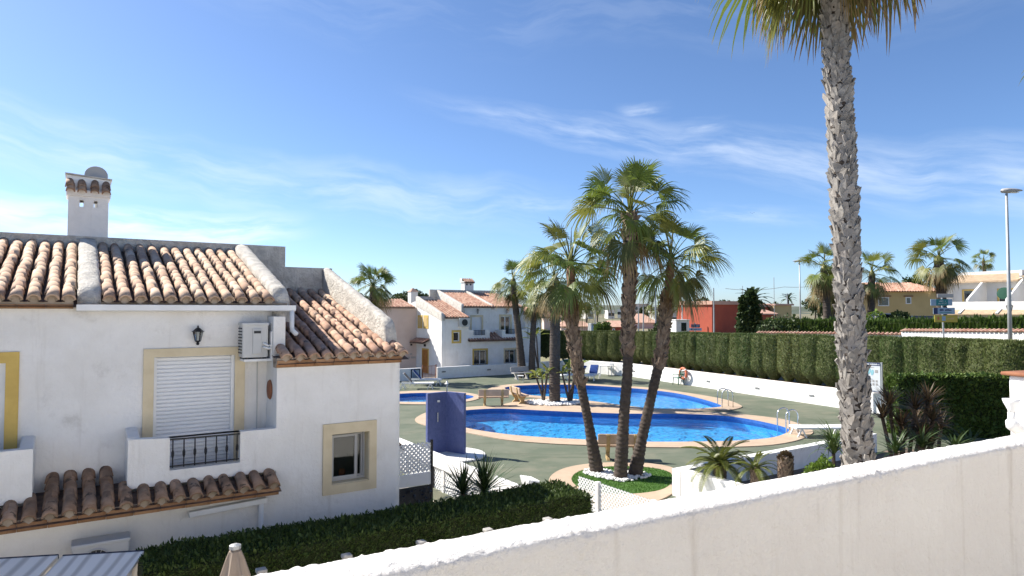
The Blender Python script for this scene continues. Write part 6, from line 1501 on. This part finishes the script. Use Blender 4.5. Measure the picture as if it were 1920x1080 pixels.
# street lamps
def street_lamp(px, py, depth, side, label):
    c = D(px, py, depth); t = thing('street_lamp', Vector((c.x,c.y,RZ)), 0, label, 'street lamp'); h = c.z-RZ
    MB().tube([(0,0,0),(0,0,h*0.5),(0,0,h-0.12)], [0.10,0.075,0.05], 10).build('pole', M_galv, t, smooth=True)
    mb = MB(); prof = [(-0.22,0.10),(-0.14,0.16),(0.1,0.16),(0.62,0.05),(0.66,0.0)]
    n = 12; vs = []
    for x, w_, zt, zb_ in ((-0.24,0.04,0.02,-0.03),(-0.18,0.13,0.10,-0.09),(0.05,0.16,0.13,-0.11),(0.40,0.15,0.11,-0.05),(0.64,0.10,0.06,-0.01),(0.72,0.03,0.03,0.01)):
        for k in range(n):
            a = 2*math.pi*k/n; z = math.sin(a); vs.append((side*x, w_*math.cos(a), zt*z if z > 0 else -zb_*z))
    mb.add(vs, [(i*n+k, i*n+(k+1)%n, (i+1)*n+(k+1)%n, (i+1)*n+k) for i in range(5) for k in range(n)]); hd = mb.build('lamp_head', M_greywall, t, smooth=True); hd.location = (0,0,h)
    MB().box(min(side*0.1,side*0.5), max(side*0.1,side*0.5), -0.10,0.10,h-0.085,h-0.06).build('lens', M_pvc, t)
street_lamp(1499, 490, 68, -1, 'slim grey street lamp by the bushy palm with its head turned towards the red villa'); street_lamp(1887, 358, 29.5, 1, 'tall grey street lamp in front of the white terraced houses')
for px, py, dp in ((1229,545,70),(1206,560,85),(1197,569,90),(1338,540,75),(1116,580,120)):
    c = D(px, py, dp); o = MB().tube([(0,0,0),(0,0,c.z-0.6)], [0.11,0.06], 8).build('utility_pole', M_galv); o.location = (c.x,c.y,0.6); tag(o, 'slender bare grey pole beyond the tall hedge', 'pole', 'bare poles beyond the tall hedge')
# signposts
def signpost(px, base_z, depth, plates, label, tilt=0.0, pole_top=555):
    c = D(px, 600, depth); t = thing('signpost', Vector((c.x,c.y,base_z)), R(-14), label, 'sign'); zt = D(px, pole_top, depth).z-base_z
    MB().tube([(0,0.04,0),(-tilt,0.04,zt)], 0.05, 8).build('pole', M_galv, t)
    for x0, x1, y0, y1, m_, bits in plates:
        k = depth/FPX; zc0, zc1 = D(px,y1,depth).z-base_z, D(px,y0,depth).z-base_z; xa, xb = (x0-px)*k, (x1-px)*k
        pl_ = MB().box(xa, xb, -0.06, -0.01, zc0, zc1).build('sign_plate', m_, t, bevel=0.012)
        for (fa, fb, ga, gb_, m2) in bits: MB().box(xa+(xb-xa)*fa, xa+(xb-xa)*fb, -0.066, -0.062, zc0+(zc1-zc0)*ga, zc0+(zc1-zc0)*gb_).build('print', m2, pl_)
    return t
def line(f0, f1, g0, g1, m, n=9):
    out = []; s = (f1-f0)/n
    for i in range(n):
        if rnd.random() > 0.15: out.append((f0+i*s, f0+(i+0.75)*s, g0, g1 if rnd.random() > 0.4 else g0+(g1-g0)*0.75, m))
    return out
signpost(1771, 1.2, 37, [(1748,1784,561,573,M_bluesign,[(0.25,0.8,0.0,1.0,M_teal)]+line(0.3,0.74,0.22,0.46,M_signwhite)+line(0.34,0.7,0.62,0.78,M_signwhite)),
    (1752,1788,577,589,M_bluesign,[(0.0,0.2,0.0,1.0,M_navy)]+line(0.3,0.85,0.5,0.8,M_navy)+line(0.3,0.85,0.2,0.32,M_teal)), (1754,1792,591,604,M_yelsign,[(0.12,0.2,0.35,0.75,M_orange),(0.32,0.48,0.2,0.85,M_bluesign)]+line(0.55,0.85,0.4,0.65,M_ochrewall)), (1759,1786,551,558,M_greywall,[])], 'street signpost with teal, pale blue and yellow plates on one pole', 0.1, 552)
signpost(1303, 1.0, 52, [(1296,1312,608,614,M_navy,line(0.1,0.9,0.3,0.7,M_bluesign)),(1292,1315,615,620,M_bluesign,[(0.18,0.26,0.2,0.8,M_navy)]+line(0.4,0.85,0.35,0.6,M_navy)),(1292,1315,622,627,M_bluesign,line(0.1,0.85,0.35,0.6,M_navy))], 'small stacked street name signs before the red villa', 0.0, 606)
# buildings beyond
def villa_box(t, x0, x1, y0, y1, z0, z1, m, name='wall'): return MB().box(x0,x1,y0,y1,z0,z1).build(name, m, t)
rc = D(1335, 600, 100); rv_ = thing('red_villa', Vector((rc.x,rc.y,1.0)), GRID_ROT, 'low red rendered villa with salmon roof edges behind the hedge', 'house'); k = 100/FPX
zt = D(1335,571,100).z-1.0
villa_box(rv_, 0.0,9.2,0.0,7.0,0,zt,M_redwall); MB().box(-0.25,9.3,-0.25,7.3,zt+0.002,zt+0.55).build('roof_edge', M_salmon, rv_)
villa_box(rv_, 9.2,22.0,6.0,12.0,0,zt-0.3,M_redwall); MB().box(9.0,22.3,5.7,12.3,zt-0.29,zt+0.2).build('roof_edge', M_salmon, rv_)
villa_box(rv_, 11.0,19.0,2.5,5.99,0,zt-1.6,M_redwall); MB().prism([(10.8,2.2,zt-1.59),(10.8,6.0,zt-0.6),(10.8,6.0,zt-0.4),(10.8,2.2,zt-1.4)], (8.4,0,0)).build('lean_to_roof', M_salmon, rv_)
villa_box(rv_, 22.0,27.0,5.0,11.0,0,zt,M_ochrewall); MB().box(21.9,27.3,4.7,11.3,zt+0.002,zt+0.3).build('roof_edge', M_salmon, rv_)
for a_, b_2, z0, z1 in ((7.2,8.0,0.2,2.6),(6.2,6.8,1.2,2.4)): MB().box(a_,b_2,-0.04,0.02,z0,z1).build('window', M_glassdark, rv_)
MB().tube([(1.9-4,-0.06+4,0.0),(1.9-4,-0.06+4,zt)], 0.09, 8).build('downpipe', M_pvc, rv_)
for a_ in (12.5,15.0): MB().box(a_,a_+1.0,2.44,2.52,0.8,2.0).build('window', M_glassdark, rv_)
def hip_house(px0, px1, y_eave, y_ridge, depth, z0, wm, rmn, label, wins=(), rz=0.0, dep=8.0, ridge_in=0.22, name='house', group=None, far=True):
    k = depth/FPX; c = D((px0+px1)/2, y_eave, depth); t = thing(name, Vector((c.x,c.y,z0)), rz, label, 'house', group); w_ = (px1-px0)*k/2; ze = c.z-z0; zr = D(px0,y_ridge,depth+dep/2).z-z0
    zr = max(zr, ze+0.3)
    MB().box(-w_,w_,0,dep,0,ze).build('wall', wm, t); o = 0.35; ri = ridge_in*2*w_
    v = [(-w_-o,-o,ze+0.01),(w_+o,-o,ze+0.01),(w_+o,dep+o,ze+0.01),(-w_-o,dep+o,ze+0.01),(-w_+ri,dep/2,zr),(w_-ri,dep/2,zr)]
    rf = MB().add(v, [(0,1,5,4),(1,2,5),(2,3,4,5),(3,0,4),(3,2,1,0)]).build('roof', rmn, t)
    if not far:
        mb = MB(); n = int((2*w_+2*o)/0.28)
        for i in range(n):
            x = -w_-o+(i+0.5)*(2*w_+2*o)/n; ymax = dep/2*min(1.0, (min(x+w_+o, w_+o-x))/(ri+o)); sl = math.atan2(zr-ze, dep/2+o); L = max(0.3, (ymax+o)/math.cos(sl))
            rr_ = 0
            while rr_ < L:
                tile_shape(mb, Matrix.Translation((x,-o+rr_*math.cos(sl),ze+0.02+rr_*math.sin(sl))) @ Matrix.Rotation(sl+R(1.5),4,'X'), L=0.6, r0=0.125, r1=0.11, hh=0.1, n=4); rr_ += 0.42
        mb.build('roof_tiles', M_tile_far, rf)['kind'] = 'stuff'
    for (a, b, ya, yb) in wins:
        xa, xb = (a-(px0+px1)/2)*k, (b-(px0+px1)/2)*k; za, zb2 = D(a,yb,depth).z-z0, D(a,ya,depth).z-z0
        f = MB().frame(xa,xb,za,zb2,0.10,-0.06,0.02).build('window', M_pvc, t); MB().box(xa+0.1,xb-0.1,-0.03,-0.01,za+0.1,zb2-0.1).build('pane', M_glassdark, f)
        MB().box(xa-0.2,xb+0.2,-0.12,-0.005,zb2+0.03,zb2+0.18).build('lintel', M_brick, f)
    return t
hip_house(1606, 1762, 547, 532, 74, 1.2, M_ochrewall, M_tile_far, 'ochre two-storey house with terracotta hip roof', [(1647,1667,557,574),(1697,1707,557,570)], R(-4), 9.0, 0.10, 'ochre_house', None, False)
vil = [(1020,1052,594,583,120,M_pink_and_bounce,'pinkish cottage with terracotta roof left of the leaning palm trunk'),(1052,1108,612,602,95,M_pink_and_bounce,'long low pink cottage with terracotta roof by grey kiosk'),(1140,1180,613,601,90,M_redwall,'low brick cottage with terracotta roof behind the round tree'),
       (1182,1235,605,596,125,M_pink_and_bounce,'terracotta roofed bungalow beside the bare poles'),(1192,1216,596,588,160,M_pink_and_bounce,'small terracotta roofed cottage above the bungalow')]
for a, b, ye, yr, dp, wm, lab in vil: hip_house(a, b, ye, yr, dp, 0.5, wm, M_tile_far, lab, [(a+8,a+13,ye+3,ye+9)], 0, 9.0, 0.15)
def block(px0, px1, yt, depth, z0, m, label, group, dep=10):
    k = depth/FPX; c = D((px0+px1)/2, yt, depth); t = thing('far_building', Vector((c.x,c.y,z0)), rnd.uniform(-.3,.3), label, 'building', group); w_ = (px1-px0)*k/2; h = c.z-z0
    MB().box(-w_,w_,0,dep,0,h).build('wall', m, t); MB().box(-w_-0.2,w_+0.2,-0.2,dep+0.2,h+0.002,h+0.35).build('roof_slab', m, t)
    n = max(2, int(2*w_/4)); 
    for i in range(n):
        for j in range(max(1, int(h/3.2))):
            x = -w_+(i+0.5)*2*w_/n; MB().box(x-0.7,x+0.7,-0.05,0.03,h-2.4-3.2*j,h-1.0-3.2*j).build('window', M_glassdark, t)
for a, b, yt, dp, m_ in ((1040,1052,578,420,M_whitefar),(1102,1112,584,300,M_whitefar),(1140,1152,583,320,M_whitefar),(1085,1096,578,380,M_whitefar),(1158,1168,581,340,M_whitefar),(1188,1212,571,300,M_pink_and_bounce),(1205,1240,576,330,M_greywall),(1210,1232,586,260,M_whitefar),(1258,1288,586,140,M_whitefar),(1030,1040,590,260,M_whitefar)):
    block(a, b, yt, dp, 0.5, m_, 'distant block of the hillside town between the palm trunks', 'distant town buildings')
ck = D(1112, 606, 75); kt = thing('metal_kiosk', Vector((ck.x,ck.y,0.5)), R(20), 'grey metal kiosk beside the dense round tree', 'kiosk'); h = ck.z-0.5
MB().box(-0.45,0.45,-0.4,0.4,0,h).build('cabinet', M_galv, kt, bevel=0.02)
for x in (-0.44,-0.01): MB().box(x,x+0.42,-0.42,-0.401,0.2,h-0.2).build('door', M_bluesign, kt)
wh = D(1280, 608, 88); ht = thing('white_hut', Vector((wh.x,wh.y,0.8)), R(8), 'small white hut with window at the end of red villa', 'hut'); h = wh.z-0.8
MB().box(-0.9,0.9,0,2.2,0,h+0.5).build('wall', M_whitefar, ht); MB().box(-1.0,1.0,-0.1,2.3,h+0.502,h+0.62).build('roof', M_whitefar, ht); MB().box(-0.2,0.5,-0.03,0.02,h-0.9,h+0.2).build('window', M_glassdark, ht)
# white terraced houses on the right
M_tan = mat('tan_clay_roof', (0.46,0.34,0.22), (0.36,0.26,0.17), nscale=2.0, coords='World')
tp = D(1786, 566, 84); T = thing('terraced_houses', Vector((tp.x,tp.y,1.2)), GRID_ROT - R(90), 'white stepped terraced houses with sloping party walls and chimney', 'house'); zb = tp.z-1.2
MB().panel(-3.0, 26, 0, zb, [(5.2+8*i,6.6+8*i,0.3,2.2) for i in range(2)], 0, 0.25).build('terrace_front', M_whitefar, T)
MB().box(-3.0,26,0.25,9.0,zb-0.9,zb-0.6).build('terrace_floor', M_whitefar, T)
MB().prism([(-3,-0.02,zb-1.0),(-3,-1.1,zb-1.5),(-3,-1.1,zb-1.62),(-3,-0.02,zb-1.2)], (13.5,0,0)).build('tiled_awning', M_tan, T)
for x in (-2.9,1.2,5.2,9.8): MB().bar((x,0,zb-0.95),(x,-1.15,zb-1.45),0.25,0.16).build('rafter', M_whitefar, T)
for i, x in enumerate((-2.6, 1.4, 5.6, 10.0, 14.5)):
    MB().prism([(x,0.26,zb-0.6),(x,5.5,zb-0.6),(x,5.5,zb+2.9),(x,4.6,zb+2.6),(x,0.26,zb+0.25)], (0.25,0,0)).build('party_wall', M_whitefar, T)
MB().panel(-3.0, 26, zb-0.6, zb+2.6, [(-1.0,0.6,zb-0.5,zb+1.5),(3.0,4.6,zb-0.5,zb+1.5),(7.4,9.0,zb-0.5,zb+1.5),(11.6,13.2,zb-0.5,zb+1.5)], 5.5, 5.75).build('upper_wall', M_whitefar, T)
for x in (-1.0,3.0,7.4,11.6):
    f = MB().frame(x-0.2,x+1.8,zb-0.6,zb+1.7,0.2,5.44,5.5).build('door_surround', M_yellow, T); MB().box(x,x+1.6,5.6,5.65,zb-0.5,zb+1.5).build('pane', M_glassdark, f)
for i, x in enumerate((-3.0, 5.6, 10.2)):
    L = (8.4,4.4,16)[i]; dz = i*0.5
    MB().prism([(x,4.4,zb+2.7+dz),(x,9.0,zb+3.8+dz),(x,9.0,zb+3.6+dz),(x,4.4,zb+2.5+dz)], (L,0,0)).build('roof', M_tan, T)
    MB().box(x,x+L,8.7,9.0,zb+2.4,zb+4.1+dz).build('parapet', M_whitefar, T); MB().box(x,x+0.3,4.4,9.0,zb+2.4+dz,zb+3.4+dz).build('party_wall', M_whitefar, T)
cm = MB().box(11.4,12.7,8.0,9.2,zb+3.5,zb+6.3).build('chimney', M_whitefar, T)
MB().lathe([(1.15,zb+6.301),(0.05,zb+7.0)], 4, Matrix.Translation((12.05,8.6,0)) @ Matrix.Rotation(R(45),4,'Z')).build('chimney_roof', M_salmon, cm)
for x in (11.65,12.2): MB().box(x,x+0.22,7.985,8.01,zb+5.7,zb+5.95).build('vent_opening', M_dark, cm)
MB().lathe([(0.72,0.0),(0.74,0.02),(0.5,0.08),(0.0,0.12)], 20, Matrix.Translation((4.9,1.8,zb+1.0)) @ Matrix.Rotation(R(80),4,'X')).build('round_table_top', M_green_net, T)
lantern(Vector((D(1893,580,44).x, 44, D(1893,580,44).z)), 0, 'black street lantern on a post before the white terraced houses', 3.0, False)
lo = bpy.data.objects[[o.name for o in bpy.data.objects if o.name.startswith('post_lantern')][-1]]
MB().tube([(0,0,-0.3),(0,0,RZ-lo.location.z)], [0.05,0.07], 8).build('post', M_iron, lo)
# parked cars
def car(px, y_roof, depth, rz, m, label, van=False):
    c = D(px, y_roof, depth); H = 1.45 if not van else 2.0; t = thing('parked_car', Vector((c.x,c.y,c.z-H)), rz, label, 'car')
    side = [(-2.1,0.35),(2.1,0.35),(2.15,0.75),(1.35,0.92),(0.6,H-0.02),(-1.3,H),(-2.0,0.95),(-2.15,0.7)] if not van else [(-2.3,0.35),(2.3,0.35),(2.35,0.95),(1.8,1.1),(1.1,H-0.03),(-2.2,H),(-2.35,1.0)]
    MB().prism([(x,-0.85,z) for x, z in side], (0,1.7,0)).build('body', m, t, bevel=0.10)
    gl2 = [(-1.75,0.98),(1.15,0.98),(0.5,H-0.12),(-1.2,H-0.12)]
    for y in (-0.856, 0.846): MB().prism([(x,y,z) for x, z in gl2], (0,0.01,0)).build('side_window', M_glassdark, t)
    for x in (-1.35,1.4):
        for y in (-0.88,0.70): MB().lathe([(0.31,0),(0.33,0.03),(0.33,0.15),(0.31,0.18)], 16, Matrix.Translation((x,y+0.18,0.33)) @ Matrix.Rotation(R(90),4,'X')).build('wheel', M_dark, t)
    for y in (-0.65,0.45): MB().box(2.09,2.17,y,y+0.22,0.62,0.74).build('headlight', M_pvc, t)
car(1506, 598, 66, R(3), M_pvc, 'white van roof showing over the clipped shrubs by the street lamp', True)
car(1672, 587, 60, R(-6), M_greywall, 'grey parked car in front of the ochre house'); car(1735, 592, 58, R(-8), M_glassdark, 'dark parked car beside the street signpost'); 
# wires and masts on the skyline
wi = thing('power_line', D(1476,600,140), 0, 'thin power line with crossarm pylon on the skyline', 'power line'); o_ = wi.location
py_ = D(1476,550,140)-o_
MB().tube([(0,0,-0.5),py_], 0.12, 6).build('pylon', M_galv, wi); MB().bar(py_-Vector((1.1,0,0.2)), py_+Vector((1.1,0,-0.2)), 0.12, 0.12).build('crossarm', M_galv, wi)
for k2, (xa, ya, xb, yb) in enumerate(((1360,541,1470,538),(1470,538,1560,528),(1660,524,1730,533),(1780,535,1870,512))):
    a, b = D(xa,ya,140)-o_, D(xb,yb,140)-o_; pts = [a.lerp(b, i/8) - Vector((0,0,0.5*math.sin(math.pi*i/8))) for i in range(9)]; MB().tube(pts, 0.045, 4).build('wire', M_galv, wi)
for px, py in ((1451,520),(1392,536)):
    c = D(px,py,110); o = MB().tube([(0,0,0),(0,0,c.z-1.0)], 0.05, 6).build('antenna_mast', M_galv); o.location = (c.x,c.y,1.0); tag(o, 'thin antenna mast above the red villa roofs', 'antenna', 'thin antenna masts')
# bird
c = D(1411,400,60); b = MB(); b.add([(0,-0.25,0),(0.08,0,0.06),(0,0.2,0),(-0.08,0,0.06),(-0.75,0.05,0.22),(0.75,0.05,0.22),(-0.4,0.08,0.2),(0.4,0.08,0.2)], [(0,1,2,3),(3,6,4),(3,2,6),(1,5,7),(1,7,2)]); o = b.build('bird', M_dark); o.location = c; o.scale = (0.33,0.33,0.33); tag(o, 'small dark bird gliding in the open sky', 'bird')
